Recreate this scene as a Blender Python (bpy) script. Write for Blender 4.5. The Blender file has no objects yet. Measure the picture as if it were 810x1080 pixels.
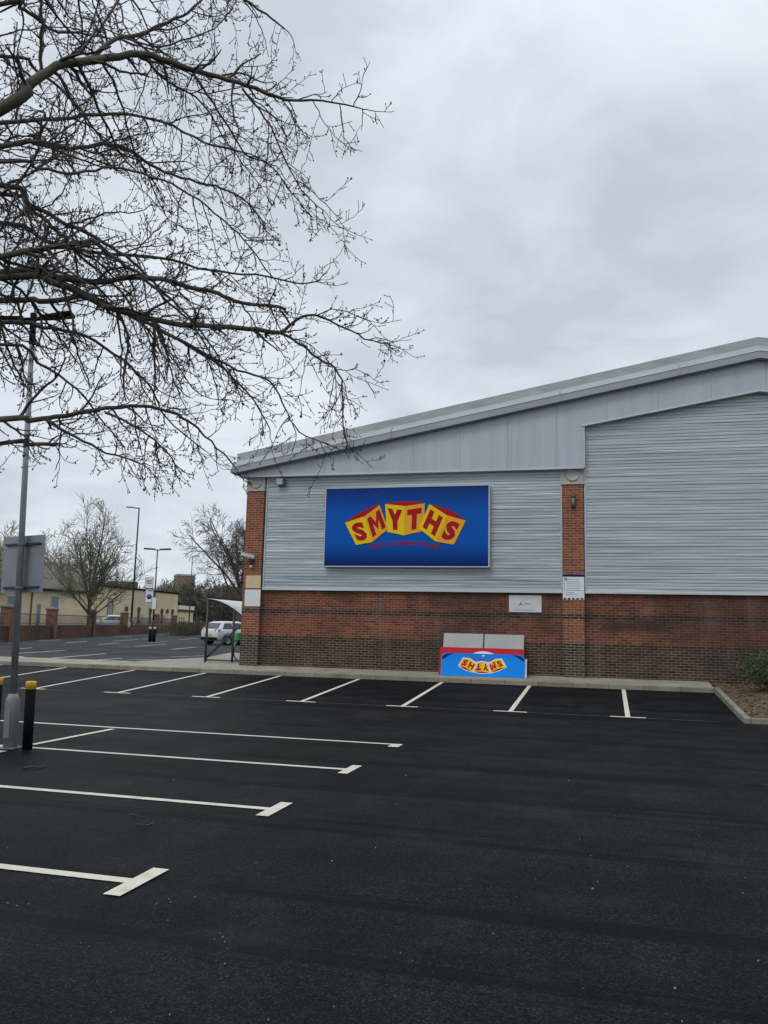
import bpy, bmesh, math, random
from mathutils import Vector, Matrix, noise
sc = bpy.context.scene
COL = sc.collection
R = math.radians

# ------------------------------------------------------------------ camera model
F, PX, PY = 877.9, 405.0, 540.0
YAW, PIT, ROL, H = -0.2631, 0.1389, 0.0232, 1.72
fw = Vector((math.sin(YAW)*math.cos(PIT), math.cos(YAW)*math.cos(PIT), math.sin(PIT)))
r0 = Vector((math.cos(YAW), -math.sin(YAW), 0)); u0 = r0.cross(fw)
rt = r0*math.cos(ROL)+u0*math.sin(ROL); up = -r0*math.sin(ROL)+u0*math.cos(ROL)
CAM = Vector((0, 0, H))
def ray(x, y): return fw + rt*((x-PX)/F) - up*((y-PY)/F)
def at(x, y, d): return CAM + ray(x, y)*d
def onY(x, y, Y):
    d = ray(x, y); return CAM + d*(Y/d.y)
def onZ(x, y, Z):
    d = ray(x, y); return CAM + d*((Z-H)/d.z)
YF, YB, YW = 18.485, 23.207, 24.46        # bay fronts, kerb line, brick face
def zfar(Y): return .40 + .004*(min(max(Y, 23.5), 90)-23.5)
def znear(Y): return max(0, .0585*(Y-YF))
def onG(x, y):
    z = .45
    for _ in range(12):
        p = onZ(x, y, z); z = zfar(p.y)
    return p

# ------------------------------------------------------------------ mesh builder
class MB:
    def __init__(s): s.v = []; s.f = []; s.m = []; s.s = []
    def add(s, vs, fs, mi=0, smooth=False):
        o = len(s.v); s.v += [tuple(p) for p in vs]
        for f in fs: s.f.append(tuple(i+o for i in f)); s.m.append(mi); s.s.append(smooth)
    def box(s, a, b, mi=0):
        x0, y0, z0 = a; x1, y1, z1 = b
        s.add([(x0,y0,z0),(x1,y0,z0),(x1,y1,z0),(x0,y1,z0),(x0,y0,z1),(x1,y0,z1),(x1,y1,z1),(x0,y1,z1)],
              [(0,3,2,1),(4,5,6,7),(0,1,5,4),(1,2,6,5),(2,3,7,6),(3,0,4,7)], mi)
    def quad(s, a, b, c, d, mi=0): s.add([a,b,c,d], [(0,1,2,3)], mi)
    def prism(s, pts, off, mi=0):
        """closed polygon pts (counter-clockwise seen from the front) extruded by off"""
        n = len(pts); off = Vector(off); P = [Vector(p) for p in pts]
        s.add(P+[p+off for p in P], [tuple(range(n)), tuple(range(2*n-1, n-1, -1))]+[(i, i+n, (i+1)%n+n, (i+1)%n) for i in range(n)], mi)
    def tube(s, pts, rad, n=6, mi=0, cap=True):
        P = [Vector(p) for p in pts]
        if not hasattr(rad, '__len__'): rad = [rad]*len(P)
        t = (P[1]-P[0]).normalized()
        a = t.orthogonal().normalized(); vs = []
        for i, p in enumerate(P):
            if i == 0: tt = P[1]-P[0]
            elif i == len(P)-1: tt = P[i]-P[i-1]
            else: tt = P[i+1]-P[i-1]
            if tt.length < 1e-9: tt = t
            tt = tt.normalized(); a = (a - tt*a.dot(tt))
            a = a.normalized() if a.length > 1e-6 else tt.orthogonal().normalized()
            b = tt.cross(a)
            for k in range(n):
                w = 2*math.pi*k/n
                vs.append(p + (a*math.cos(w)+b*math.sin(w))*rad[i])
        fs = []
        for i in range(len(P)-1):
            for k in range(n):
                k2 = (k+1) % n
                fs.append((i*n+k, i*n+k2, (i+1)*n+k2, (i+1)*n+k))
        s.add(vs, fs, mi, True)
        if cap:
            o = len(s.v)-len(vs)
            s.f.append(tuple(o+k for k in range(n-1, -1, -1))); s.m.append(mi); s.s.append(False)
            e = o+(len(P)-1)*n
            s.f.append(tuple(e+k for k in range(n))); s.m.append(mi); s.s.append(False)
    def cyl(s, a, b, r1, r2=None, n=16, mi=0): s.tube([a, b], [r1, r1 if r2 is None else r2], n, mi)
    def lathe(s, c, axis, prof, n=24, mi=0):
        axis = Vector(axis).normalized(); a = axis.orthogonal().normalized(); b = axis.cross(a); c = Vector(c); vs = []
        for (r, h) in prof:
            for k in range(n):
                w = 2*math.pi*k/n; vs.append(c+axis*h+(a*math.cos(w)+b*math.sin(w))*r)
        fs = [(i*n+k, i*n+(k+1)%n, (i+1)*n+(k+1)%n, (i+1)*n+k) for i in range(len(prof)-1) for k in range(n)]
        s.add(vs, fs, mi, True)
    def build(s, name, mats, parent=None, bevel=0, loc=None):
        me = bpy.data.meshes.new(name); me.from_pydata(s.v, [], s.f)
        if not isinstance(mats, (list, tuple)): mats = [mats]
        for m in mats: me.materials.append(m)
        me.polygons.foreach_set('material_index', s.m); me.polygons.foreach_set('use_smooth', s.s)
        if len(s.f) < 30000:
            uv = me.uv_layers.new(name='UVMap').data
            for p in me.polygons:
                n = p.normal; ax = max(range(3), key=lambda i: abs(n[i]))
                for li in p.loop_indices:
                    c = me.vertices[me.loops[li].vertex_index].co
                    uv[li].uv = (c.y, c.z) if ax == 0 else ((c.x, c.z) if ax == 1 else (c.x, c.y))
        me.update()
        o = bpy.data.objects.new(name, me); COL.objects.link(o)
        if parent: o.parent = parent
        if loc: o.location = loc
        if bevel:
            b = o.modifiers.new('bevel', 'BEVEL'); b.width = bevel; b.segments = 2; b.limit_method = 'ANGLE'; b.angle_limit = R(40)
        return o
def tag(o, label=None, cat=None, group=None, kind=None):
    if label: o['label'] = label
    if cat: o['category'] = cat
    if group: o['group'] = group
    if kind: o['kind'] = kind
    return o
def thing(name, label, cat, loc=(0,0,0), rz=0, group=None):
    o = bpy.data.objects.new(name, None); COL.objects.link(o); o.location = loc; o.rotation_euler = (0,0,rz)
    o.empty_display_size = .2
    return tag(o, label, cat, group)
def structure(o): o['kind'] = 'structure'; return o
def copy_tree(o, parent=None):
    c = o.copy(); COL.objects.link(c); c.parent = parent
    for ch in list(o.children): copy_tree(ch, c)
    return c

# ------------------------------------------------------------------ materials
class N:
    def __init__(s, name):
        s.m = bpy.data.materials.new(name); s.m.use_nodes = True; s.t = s.m.node_tree; s.n = s.t.nodes; s.l = s.t.links
        s.b = s.n['Principled BSDF']
    def node(s, ty, **k):
        n = s.n.new(ty)
        for a, v in k.items():
            if a.startswith('_'): n.inputs[a[1:].replace('_', ' ')].default_value = v
            else: setattr(n, a, v)
        return n
    def link(s, a, b): s.l.new(a, b)
    def coord(s, scale=(1,1,1), kind='Object'):
        tc = s.node('ShaderNodeTexCoord'); mp = s.node('ShaderNodeMapping'); mp.inputs['Scale'].default_value = scale
        s.link(tc.outputs[kind], mp.inputs['Vector']); return mp.outputs[0]
    def noise(s, vec, scale, detail=4, rough=.55):
        n = s.node('ShaderNodeTexNoise'); n.inputs['Scale'].default_value = scale; n.inputs['Detail'].default_value = detail
        n.inputs['Roughness'].default_value = rough; s.link(vec, n.inputs['Vector']); return n.outputs['Fac']
    def ramp(s, fac, stops):
        r = s.node('ShaderNodeValToRGB'); e = r.color_ramp.elements
        while len(e) < len(stops): e.new(.5)
        for i, (p, c) in enumerate(stops): e[i].position = p; e[i].color = (c if len(c) == 4 else (*c, 1))
        s.link(fac, r.inputs[0]); return r.outputs[0]
    def mix(s, fac, a, b, mode='MIX'):
        m = s.node('ShaderNodeMix', data_type='RGBA', blend_type=mode)
        for sock, v in ((m.inputs[0], fac), (m.inputs[6], a), (m.inputs[7], b)):
            if hasattr(v, 'is_linked'): s.link(v, sock)
            elif isinstance(v, (int, float)): sock.default_value = v
            else: sock.default_value = (*v[:3], 1)
        return m.outputs[2]
    def math(s, op, a, b=0):
        m = s.node('ShaderNodeMath', operation=op)
        for i, v in enumerate((a, b)):
            if hasattr(v, 'is_linked'): s.link(v, m.inputs[i])
            else: m.inputs[i].default_value = v
        return m.outputs[0]
    def bump(s, h, strength, dist):
        b = s.node('ShaderNodeBump'); b.inputs['Strength'].default_value = strength; b.inputs['Distance'].default_value = dist
        s.link(h, b.inputs['Height']); s.link(b.outputs[0], s.b.inputs['Normal'])
    def base(s, c): 
        if hasattr(c, 'is_linked'): s.link(c, s.b.inputs['Base Color'])
        else: s.b.inputs['Base Color'].default_value = (*c, 1)
    def set(s, rough=.6, metal=0, spec=.5):
        s.b.inputs['Roughness'].default_value = rough; s.b.inputs['Metallic'].default_value = metal
        s.b.inputs['Specular IOR Level'].default_value = spec
def plain(name, c, rough=.6, var=.18, scale=3, metal=0, bump=0, spec=.5, stretch=(1,1,1)):
    k = N(name); v = k.coord(stretch); n = k.noise(v, scale, 5)
    lo = tuple(x*(1-var) for x in c); hi = tuple(min(1, x*(1+var)) for x in c)
    k.base(k.ramp(n, [(.3, lo), (.7, hi)])); k.set(rough, metal, spec)
    if bump: k.bump(k.noise(v, scale*12, 3), bump, .004)
    return k.m
def brick_mat(name, red1, red2, dark1, dark2, mortar, bands=True, stain=True):
    k = N(name); uv = k.coord(kind='UV'); ob = k.coord()
    def br(c1, c2):
        b = k.node('ShaderNodeTexBrick'); b.inputs['Scale'].default_value = 1
        b.inputs['Brick Width'].default_value = .225; b.inputs['Row Height'].default_value = .075
        b.inputs['Mortar Size'].default_value = .006; b.inputs['Mortar Smooth'].default_value = .2; b.inputs['Bias'].default_value = 0
        b.inputs['Color1'].default_value = (*c1,1); b.inputs['Color2'].default_value = (*c2,1); b.inputs['Mortar'].default_value = (*mortar,1)
        k.link(uv, b.inputs['Vector']); return b
    a = br(red1, red2); col = a.outputs['Color']
    if bands:
        d = br(dark1, dark2)
        sx = k.node('ShaderNodeSeparateXYZ'); k.link(ob, sx.inputs[0]); z = sx.outputs[2]
        low = k.math('LESS_THAN', z, 1.425)
        b2 = k.math('MULTIPLY', k.math('GREATER_THAN', z, 2.10), k.math('LESS_THAN', z, 2.25))
        col = k.mix(k.math('MAXIMUM', low, b2), col, d.outputs['Color'])
    if stain:
        n1 = k.noise(k.coord((.35,.35,.5)), 1.0, 6, .65); n2 = k.noise(k.coord((1,1,.25)), 2.2, 4)
        col = k.mix(k.ramp(n1, [(.45,(0,0,0)),(.58,(.85,.85,.85))]), col, k.mix(.7, col, (.042,.031,.027)))
        col = k.mix(k.ramp(n2, [(.55,(0,0,0)),(.75,(.35,.35,.35))]), col, (.22,.17,.14))
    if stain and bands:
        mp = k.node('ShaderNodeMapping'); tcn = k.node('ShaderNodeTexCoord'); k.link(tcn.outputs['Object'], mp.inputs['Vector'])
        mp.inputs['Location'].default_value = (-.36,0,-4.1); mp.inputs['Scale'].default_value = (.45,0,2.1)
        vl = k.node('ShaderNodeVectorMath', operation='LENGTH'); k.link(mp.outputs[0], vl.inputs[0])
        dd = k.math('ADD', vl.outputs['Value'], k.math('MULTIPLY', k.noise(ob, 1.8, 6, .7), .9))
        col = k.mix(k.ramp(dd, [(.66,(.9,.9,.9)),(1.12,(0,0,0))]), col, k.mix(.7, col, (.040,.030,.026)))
    fine = k.noise(uv, 9, 3)
    col = k.mix(.35, col, k.ramp(fine, [(.3,(.45,.45,.45)),(.7,(1.0,1.0,1.0))]), 'MULTIPLY')
    k.base(col); k.set(.88, spec=.25)
    k.bump(k.math('SUBTRACT', 1.0, a.outputs['Fac']), .6, .008)
    return k.m
M = {}
M['brick'] = brick_mat('red and blue-grey brick', (.29,.084,.043), (.135,.044,.030), (.034,.021,.016), (.085,.052,.038), (.31,.25,.18))
M['brick_pier'] = brick_mat('red brick of the piers', (.34,.105,.050), (.20,.062,.036), (.034,.026,.024), (.075,.052,.042), (.42,.35,.26), True, False)
M['brick_far'] = brick_mat('garden wall brick', (.15,.062,.042), (.09,.042,.032), (0,0,0), (0,0,0), (.18,.14,.11), False)
M['brick_post'] = brick_mat('garden pier brick', (.27,.115,.068), (.17,.068,.045), (0,0,0), (0,0,0), (.25,.20,.15), False)
M['stone'] = plain('stone', (.42,.41,.37), .8, .15, 5, bump=.3)
def clad():
    k = N('corrugated steel'); v = k.coord((.22,1,1.0)); w = k.coord((.05,1,3.2)); 
    n = k.noise(w, 2.2, 6, .7); n2 = k.noise(v, 1.0, 3)
    c = k.ramp(n, [(.32,(.35,.385,.41)),(.5,(.45,.485,.51)),(.68,(.53,.56,.58))])
    c = k.mix(k.ramp(n2, [(.4,(0,0,0)),(.75,(.3,.3,.3))]), c, (.30,.335,.37))
    sx = k.noise(k.coord((.12,1,6)), 1.4, 2)
    c = k.mix(k.ramp(sx, [(.64,(0,0,0)),(.70,(.45,.45,.45))]), c, (.20,.22,.25))
    k.base(c); k.set(.42, .25, .5)
    k.bump(k.noise(k.coord((.35,1,1.6)), 2.6, 4), .5, .03)
    return k.m
M['clad'] = clad()
def fasc():
    k = N('smooth steel panel'); n = k.noise(k.coord((2.2,1,.08)), 1.6, 5, .6); n2 = k.noise(k.coord((.6,1,.6)), 1, 4)
    c = k.ramp(n, [(.3,(.39,.425,.455)),(.7,(.49,.525,.555))]); c = k.mix(.3, c, k.ramp(n2, [(.3,(.36,.40,.43)),(.7,(.52,.56,.59))]))
    k.base(c); k.set(.4, .2); k.bump(k.noise(k.coord((.8,1,.5)), 1.5, 2), .25, .03); return k.m
M['fascia'] = fasc()
M['trim_light'] = plain('pale steel trim', (.55,.585,.61), .45, .12, 2, .1, stretch=(.3,1,2))
M['trim_mid'] = plain('roof flashing', (.34,.365,.39), .5, .12, 2, .1, stretch=(.3,1,2))
M['trim_top'] = plain('weathered roof edge', (.35,.37,.37), .7, .18, 2.5, 0, stretch=(.5,1,2))
M['trim_low'] = plain('grey roof trim', (.32,.345,.37), .5, .12, 1.5, .1, stretch=(.4,1,2))
M['roof'] = plain('roof sheet', (.3,.32,.33), .6, .2, 2)
M['dark'] = plain('dark recess', (.02,.02,.022), .9, .1)
def asphalt(name, lo, hi, lanes=True, rough=.62):
    k = N(name); v = k.coord(); g = k.noise(v, 160, 2, .6); g2 = k.noise(v, 45, 3, .7); lg = k.noise(v, .35, 6, .62)
    st = k.noise(k.coord((.05,.9,1)), 1, 6, .65)
    c = k.ramp(lg, [(.3, lo), (.72, hi)])
    c = k.mix(.55, c, k.ramp(st, [(.35, lo), (.7, tuple(x*1.15 for x in hi))]))
    c = k.mix(.75, c, k.ramp(g2, [(.28,(.45,.45,.46)),(.5,(.95,.95,.95)),(.74,(1.5,1.5,1.48))]), 'MULTIPLY')
    c = k.mix(.7, c, k.ramp(g, [(.3,(.4,.4,.4)),(.55,(1,1,1)),(.75,(1.7,1.7,1.65))]), 'MULTIPLY')
    ag = k.node('ShaderNodeTexVoronoi'); ag.inputs['Scale'].default_value = 95; k.link(v, ag.inputs['Vector'])
    ac = k.node('ShaderNodeSeparateColor'); k.link(ag.outputs['Color'], ac.inputs[0])
    c = k.mix(.85, c, k.ramp(ac.outputs[0], [(.0,(.35,.35,.36)),(.55,(.8,.8,.8)),(.84,(1.7,1.7,1.7)),(1,(3.4,3.4,3.3))]), 'MULTIPLY')
    sp = k.node('ShaderNodeTexVoronoi'); sp.inputs['Scale'].default_value = 7; k.link(v, sp.inputs['Vector'])
    dot = k.math('LESS_THAN', sp.outputs['Distance'], .035)
    rnd = k.node('ShaderNodeSeparateColor'); k.link(sp.outputs['Color'], rnd.inputs[0])
    dot = k.math('MULTIPLY', dot, k.math('GREATER_THAN', rnd.outputs[0], .86))
    c = k.mix(dot, c, (.10,.10,.096))
    mp_ = k.noise(k.coord((1,.45,1)), 1.3, 5, .7)
    c = k.mix(.8, c, k.ramp(mp_, [(.30,(.5,.5,.51)),(.5,(1,1,1)),(.70,(1.6,1.6,1.57))]), 'MULTIPLY')
    wv = k.noise(k.coord((.035,1.6,1)), .55, 7, .75)
    c = k.mix(k.ramp(wv, [(.53,(0,0,0)),(.58,(.8,.8,.8))]), c, tuple(x*.55 for x in lo))
    dust = k.noise(v, .8, 7, .72)
    c = k.mix(k.ramp(dust, [(.52,(0,0,0)),(.70,(.5,.5,.5))]), c, tuple(x*1.8 for x in hi))
    k.base(c); k.b.inputs['Specular IOR Level'].default_value = .07
    k.link(k.ramp(lg, [(.3,(rough-.07,)*3),(.7,(rough+.09,)*3)]), k.b.inputs['Roughness'])
    hh = k.math('ADD', k.math('MULTIPLY', ag.outputs['Distance'], -1.2), k.math('MULTIPLY', g2, 1.4))
    k.bump(hh, .55, .005)
    return k.m
M['asphalt'] = asphalt('new tarmac', (.0048,.0050,.0057), (.0152,.0160,.0188))
M['asphalt_far'] = asphalt('worn tarmac', (.036,.038,.042), (.06,.063,.068), rough=.7)
M['ground'] = plain('ground', (.09,.085,.06), .95, .3, .2)
M['concrete'] = plain('concrete paving', (.30,.275,.22), .85, .22, 1.6, bump=.4)
def kerbm():
    k = N('kerb stone'); uv = k.coord(kind='UV'); b = k.node('ShaderNodeTexBrick'); b.offset = 0
    for a_, v_ in (('Scale',1),('Brick Width',.914),('Row Height',50),('Mortar Size',.012),('Bias',0)): b.inputs[a_].default_value = v_
    b.inputs['Color1'].default_value = (.27,.24,.18,1); b.inputs['Color2'].default_value = (.33,.295,.225,1); b.inputs['Mortar'].default_value = (.16,.145,.11,1)
    k.link(uv, b.inputs['Vector']); n = k.noise(k.coord(), 3, 5)
    k.base(k.mix(.6, b.outputs[0], k.ramp(n, [(.3,(.5,.5,.48)),(.7,(1.1,1.1,1.1))]), 'MULTIPLY')); k.set(.88, spec=.3); return k.m
M['kerb'] = kerbm()
def paintm():
    k = N('road paint'); n = k.noise(k.coord(), 7, 6, .7); n2 = k.noise(k.coord(), 90, 2)
    c = k.ramp(n, [(.18,(.10,.10,.09)),(.30,(.50,.475,.39)),(.46,(.68,.645,.53)),(.7,(.75,.715,.60))])
    k.base(k.mix(.4, c, k.ramp(n2, [(.3,(.6,.6,.6)),(.6,(1.05,1.05,1.05))]), 'MULTIPLY')); k.set(.75, spec=.3); k.bump(n2, .5, .003); return k.m
M['paint'] = paintm()
M['paint_old'] = plain('worn road paint', (.52,.52,.50), .8, .25, 4)
M['soil'] = plain('soil', (.10,.07,.042), .95, .45, 6, bump=1)
M['bark'] = plain('bark', (.098,.085,.062), .9, .45, 7, bump=.6)
M['twig'] = plain('twig', (.06,.05,.044), .85, .35, 5)
M['bark_far'] = plain('far bark', (.11,.10,.075), .9, .3, 2)
M['twig_far'] = plain('far twig', (.15,.13,.10), .9, .3, 1)  # lightened so that distance haze is put into the twig colour
M['twig_green'] = plain('greenish twig', (.15,.15,.075), .9, .3, 1)
M['twig_dark'] = plain('dark twig', (.105,.092,.078), .9, .3, 1)
M['catkin'] = plain('pale bud', (.42,.42,.30), .9, .3, 1)
M['galv'] = plain('galvanised steel', (.22,.235,.25), .55, .15, 6, .35)
M['galv_base'] = plain('painted grey steel', (.24,.255,.26), .6, .15, 5, .1)
M['blackmetal'] = plain('black metal', (.0065,.0068,.0078), .8, .2, 4, spec=.12)
M['lampgrey'] = plain('weathered lamp metal', (.075,.07,.062), .6, .25, 12)
M['darkgrey'] = plain('dark grey paint', (.04,.047,.05), .5, .15, 4)
M['board_back'] = plain('aluminium sign back', (.30,.32,.35), .45, .1, 3, .4)
M['yellow'] = plain('yellow reflective band', (.72,.42,.02), .5, .15, 12)
M['white'] = plain('white enamel', (.74,.76,.79), .45, .06, 2)
M['offwhite'] = plain('grey white plastic', (.62,.63,.63), .5, .08, 4)
M['beige'] = plain('bare board', (.66,.52,.33), .8, .1, 5)
M['navy'] = plain('navy print', (.008,.016,.09), .6, .1, spec=.15)
M['greyprint'] = plain('grey print', (.30,.34,.40), .6, .1)
M['redprint'] = plain('red print', (.55,.05,.04), .5, .1)
M['blueprint'] = plain('violet disc', (.10,.06,.35), .5, .1)
M['red'] = plain('red sign panel', (.50,.02,.03), .55, .08, 2, spec=.15)
M['greypanel'] = plain('grey sign panel', (.38,.385,.38), .5, .08, 1.5)
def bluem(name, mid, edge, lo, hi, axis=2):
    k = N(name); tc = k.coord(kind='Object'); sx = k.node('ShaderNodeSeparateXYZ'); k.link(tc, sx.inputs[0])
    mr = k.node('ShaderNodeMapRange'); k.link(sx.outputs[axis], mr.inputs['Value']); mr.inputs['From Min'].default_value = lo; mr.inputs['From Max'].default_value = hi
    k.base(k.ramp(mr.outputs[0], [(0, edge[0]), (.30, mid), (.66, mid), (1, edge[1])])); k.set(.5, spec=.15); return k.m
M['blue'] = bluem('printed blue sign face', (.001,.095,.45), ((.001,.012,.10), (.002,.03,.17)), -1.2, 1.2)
M['blue2'] = bluem('printed bright blue', (.001,.25,.80), ((.001,.26,.82), (.001,.19,.74)), 0, .65)
M['logo_y'] = plain('yellow block print', (.86,.60,.005), .55, .05, spec=.15)
M['logo_o'] = plain('orange block print', (.86,.40,.03), .55, .05, spec=.15)
M['logo_r'] = plain('crimson print', (.42,.008,.018), .55, .05, spec=.15)
M['logo_t'] = plain('dull crimson print', (.30,.015,.05), .55, .05, spec=.15)
M['cream'] = plain('cream block wall', (.72,.59,.38), .85, .1, .6)
M['cream2'] = plain('yellow brick wall', (.44,.32,.15), .9, .15, .6)
M['tile'] = plain('grey brown roof tiles', (.13,.12,.105), .85, .25, 1.2)
M['pale'] = plain('pale render', (.55,.53,.48), .8, .1, 1)
M['brown'] = plain('brown brick head', (.13,.065,.04), .9, .15, 3)
M['towerb'] = plain('brown tower brick', (.22,.155,.115), .9, .15, .4)
def glassm(name, c=(.05,.065,.08)):
    k = N(name); k.base(c); k.set(.08, spec=.6); return k.m
M['glass'] = glassm('window glass'); M['glass_blue'] = glassm('blue grey window', (.13,.17,.21))
M['carpaint'] = plain('white car paint', (.60,.615,.63), .25, .03)
M['tyre'] = plain('tyre', (.015,.015,.016), .85, .2, 9)
M['rim'] = plain('alloy rim', (.35,.36,.37), .35, .1, 4, .7)
M['taillight'] = plain('tail light', (.22,.012,.012), .2, .1)
M['headlight'] = plain('headlight', (.55,.57,.6), .15, .1)
M['plate'] = plain('yellow plate', (.62,.45,.06), .5, .05)
M['canopy'] = plain('translucent canopy sheet', (.66,.68,.70), .35, .06, 2)
M['green'] = plain('bright green plastic', (.02,.36,.09), .4, .1, 4)
M['leaf'] = plain('dark shrub leaf', (.03,.055,.018), .6, .5, 9)
M['leaf2'] = plain('light shrub leaf', (.09,.125,.035), .6, .4, 9)
M['hedge'] = plain('brown hedge twig', (.085,.065,.04), .9, .4, 3)
M['litter'] = plain('dead leaf', (.22,.13,.05), .9, .5, 20)
M['grit'] = plain('pale grit', (.22,.22,.21), .9, .2, 20)

# ------------------------------------------------------------------ ground
def sheet(xs, prof, mat, name, off=0):
    b = MB(); vs = []; fs = []
    for y, z in prof:
        for x in xs: vs.append((x, y, z+off))
    n = len(xs)
    for j in range(len(prof)-1):
        for i in range(n-1): fs.append((j*n+i, j*n+i+1, (j+1)*n+i+1, (j+1)*n+i))
    b.add(vs, fs); return structure(b.build(name, mat))
sheet([-2500, -160, 80, 2500], [(-400,-.03),(YF,-.03),(YB+.02,.24),(YB+.1,.36),(90,.62),(3000,.62)], M['ground'], 'ground')
sheet([-120, -60, -20, 60], [(-40,0),(YF,0),(YB+.01,znear(YB+.01))], M['asphalt'], 'car_park')
farp = [(YB+.4, zfar(YB+.4))]+[(y, zfar(y)) for y in (30,50,70,90,135)]
sheet([-150, -11.1], farp, M['asphalt_far'], 'far_car_park')
# pavement slab in front of the shop, widening round its corner
b = MB()
pv = [(-11.2,YB+.13,.402),(2.62,YB+.13,.402),(2.62,YW+.02,.49),(-11.2,YW+.02,.49)]
b.add(pv, [(0,1,2,3)])
bk = [onZ(*q, .42) for q in ((205,694.6),(258,688.5))]
b.add([(-60,YB+.13,.402),(-11.2,YB+.13,.402),(-11.2,YW+.02,.49),(-60,23.95,.428)], [(0,1,2,3)])
q0, q1, q2 = onZ(125,698.2,.432), onZ(219,693.8,.45), onZ(243,688.5,.49)
b.add([(q0.x,24.3,.4345),(-11.2,YW+.022,.49),(-11.11,33,.5),(q2.x,q2.y,.5),(q1.x,q1.y,.47)], [(0,1,2,3,4)])
b.box((-60,YB+.13,.2),(2.62,YB+.2,.40))
structure(b.build('pavement', M['concrete']))
b = MB(); b.prism([(-60,YB,.2),(2.62,YB,.2),(2.62,YB,.395),(-60,YB,.395)], (0,.13,.012)); structure(b.build('kerb', M['kerb'], bevel=.012))
# joint between the two tarmac lanes
b = MB(); b.add([(-14,YF-.02,.004),(2.2,YF-.02,.004),(2.2,YF+.012,.0047),(-14,YF+.012,.0047)], [(0,1,2,3)])
structure(b.build('tarmac_joint', plain('dusty tarmac joint', (.10,.10,.095), .9, .7, 5)))
# planted bed
KX, KY = 2.72, 18.35
b = MB()
b.prism([(KX-.1,KY,-.1),(KX-.1,YB+.13,.2),(KX-.1,YB+.13,.42),(KX-.1,KY,.11)][::-1], (.13,0,0))
b.prism([(KX+.03,KY,-.1),(14,KY,-.1),(14,KY,.11),(KX+.03,KY,.11)], (0,.13,0))
structure(b.build('bed_kerb', M['kerb'], bevel=.012))
b = MB(); random.seed(3); nx, ny = 60, 34; vs = []
for j in range(ny):
    y = KY+.13+(YW-.02-KY-.13)*j/(ny-1)
    for i in range(nx):
        x = KX+.02+(14-KX)*i/(nx-1)
        e = min(1, i/3, j/3)
        vs.append((x, y, .07+.066*max(0, y-KY)*.9+e*(.05*noise.noise((x*1.4,y*1.4,0))+.04)))
b.add(vs, [(j*nx+i, j*nx+i+1, (j+1)*nx+i+1, (j+1)*nx+i) for j in range(ny-1) for i in range(nx-1)], 0, True)
structure(b.build('planting_bed', M['soil']))
def bedz(x, y): return .07+.06*max(0, y-KY)+.05*noise.noise((x*1.4,y*1.4,0))+.04
b = MB()
for i in range(1500):
    x = random.uniform(KX+.05, 7); y = random.uniform(KY+.15, YW-.1); z = bedz(x,y)+.006
    a = random.uniform(0,6.3); s = random.uniform(.02,.06); t = random.uniform(-.02,.03)
    b.add([(x+s*math.cos(a),y+s*math.sin(a),z),(x-.5*s*math.sin(a),y+.5*s*math.cos(a),z+t),(x-s*math.cos(a),y-s*math.sin(a),z),(x+.5*s*math.sin(a),y-.5*s*math.cos(a),z+.02)], [(0,1,2,3)], random.choice((0,0,1)))
tag(b.build('leaf_litter', [M['litter'], M['soil']]), 'dead brown leaves scattered over the planting bed beside the wall', 'leaf litter', kind='stuff')

# ------------------------------------------------------------------ painted markings
def strip(b, p, q, w, zf, n=1, lift=.006, mi=0):
    p = Vector(p); q = Vector(q); d = (q-p).to_2d().normalized(); s = Vector((-d.y, d.x))*w/2
    for i in range(n):
        a = p.lerp(q, i/n); c = p.lerp(q, (i+1)/n)
        b.add([(a.x-s.x,a.y-s.y,zf(a.y-s.y)+lift),(c.x-s.x,c.y-s.y,zf(c.y-s.y)+lift),(c.x+s.x,c.y+s.y,zf(c.y+s.y)+lift),(a.x+s.x,a.y+s.y,zf(a.y+s.y)+lift)], [(0,1,2,3)], mi)
b = MB()
X0 = -11.656
for i in range(-4, 6):
    x = X0+2.4*i+(.04 if i == 5 else 0)
    strip(b, (x, YF+.06, 0), (x, YB-.06, 0), .1, znear, 3)
    strip(b, (x-.36, YF-.02, 0), (x+.36, YF-.02, 0), .12, znear, 1, .0095)
XN, YN = -3.06, 5.2465
for i in range(-2, 4):
    y = YN+2.4*i
    strip(b, (-7.8 if i < 2 else (-12.7 if i == 3 else -8.3), y, 0), (XN-.05, y, 0), .1, znear, 2)
    if i < 3: strip(b, (XN, y-.31, 0), (XN, y+.31, 0), .125, znear, 1, .0095)
    else: strip(b, (XN, y-.3, 0), (XN, y+.03, 0), .16, znear, 1, .0095)
strip(b, onZ(119,769.3,0), onZ(33,786,0), .1, znear, 1, .009)
strip(b, (-7.95,9.95,0), (-12.7,9.95,0), .1, znear, 1, .0095)
strip(b, onZ(4,792.5,0), onZ(-40,801,0), .1, znear, 1, .009)
structure(b.build('bay_markings', M['paint']))
b = MB()
for (a, c) in (((17,689.4),(69,686)),((17,684.5),(34,683.3)),((52,694.6),(112,689.4)),((17,692),(40,695.8)),((90,697),(128,694.4)),((135,695.8),(214,695.2)),((180,692.9),(217,691.7)),
               ((181,685),(207,682.6)),((143,681.8),(176,679.4)),((104,679.8),(126,678)),((118,676.2),(146,674.6)),((40,676.2),(64,674.8)),((70,678),(92,676.5)),((155,678),(176,677)),((190,674.6),(208,673.2)),((120,671.8),(140,670.8)),((150,674.2),(165,673.4))):
    strip(b, onG(*a), onG(*c), .13, zfar, 4)
structure(b.build('far_bay_markings', M['paint_old']))

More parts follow.
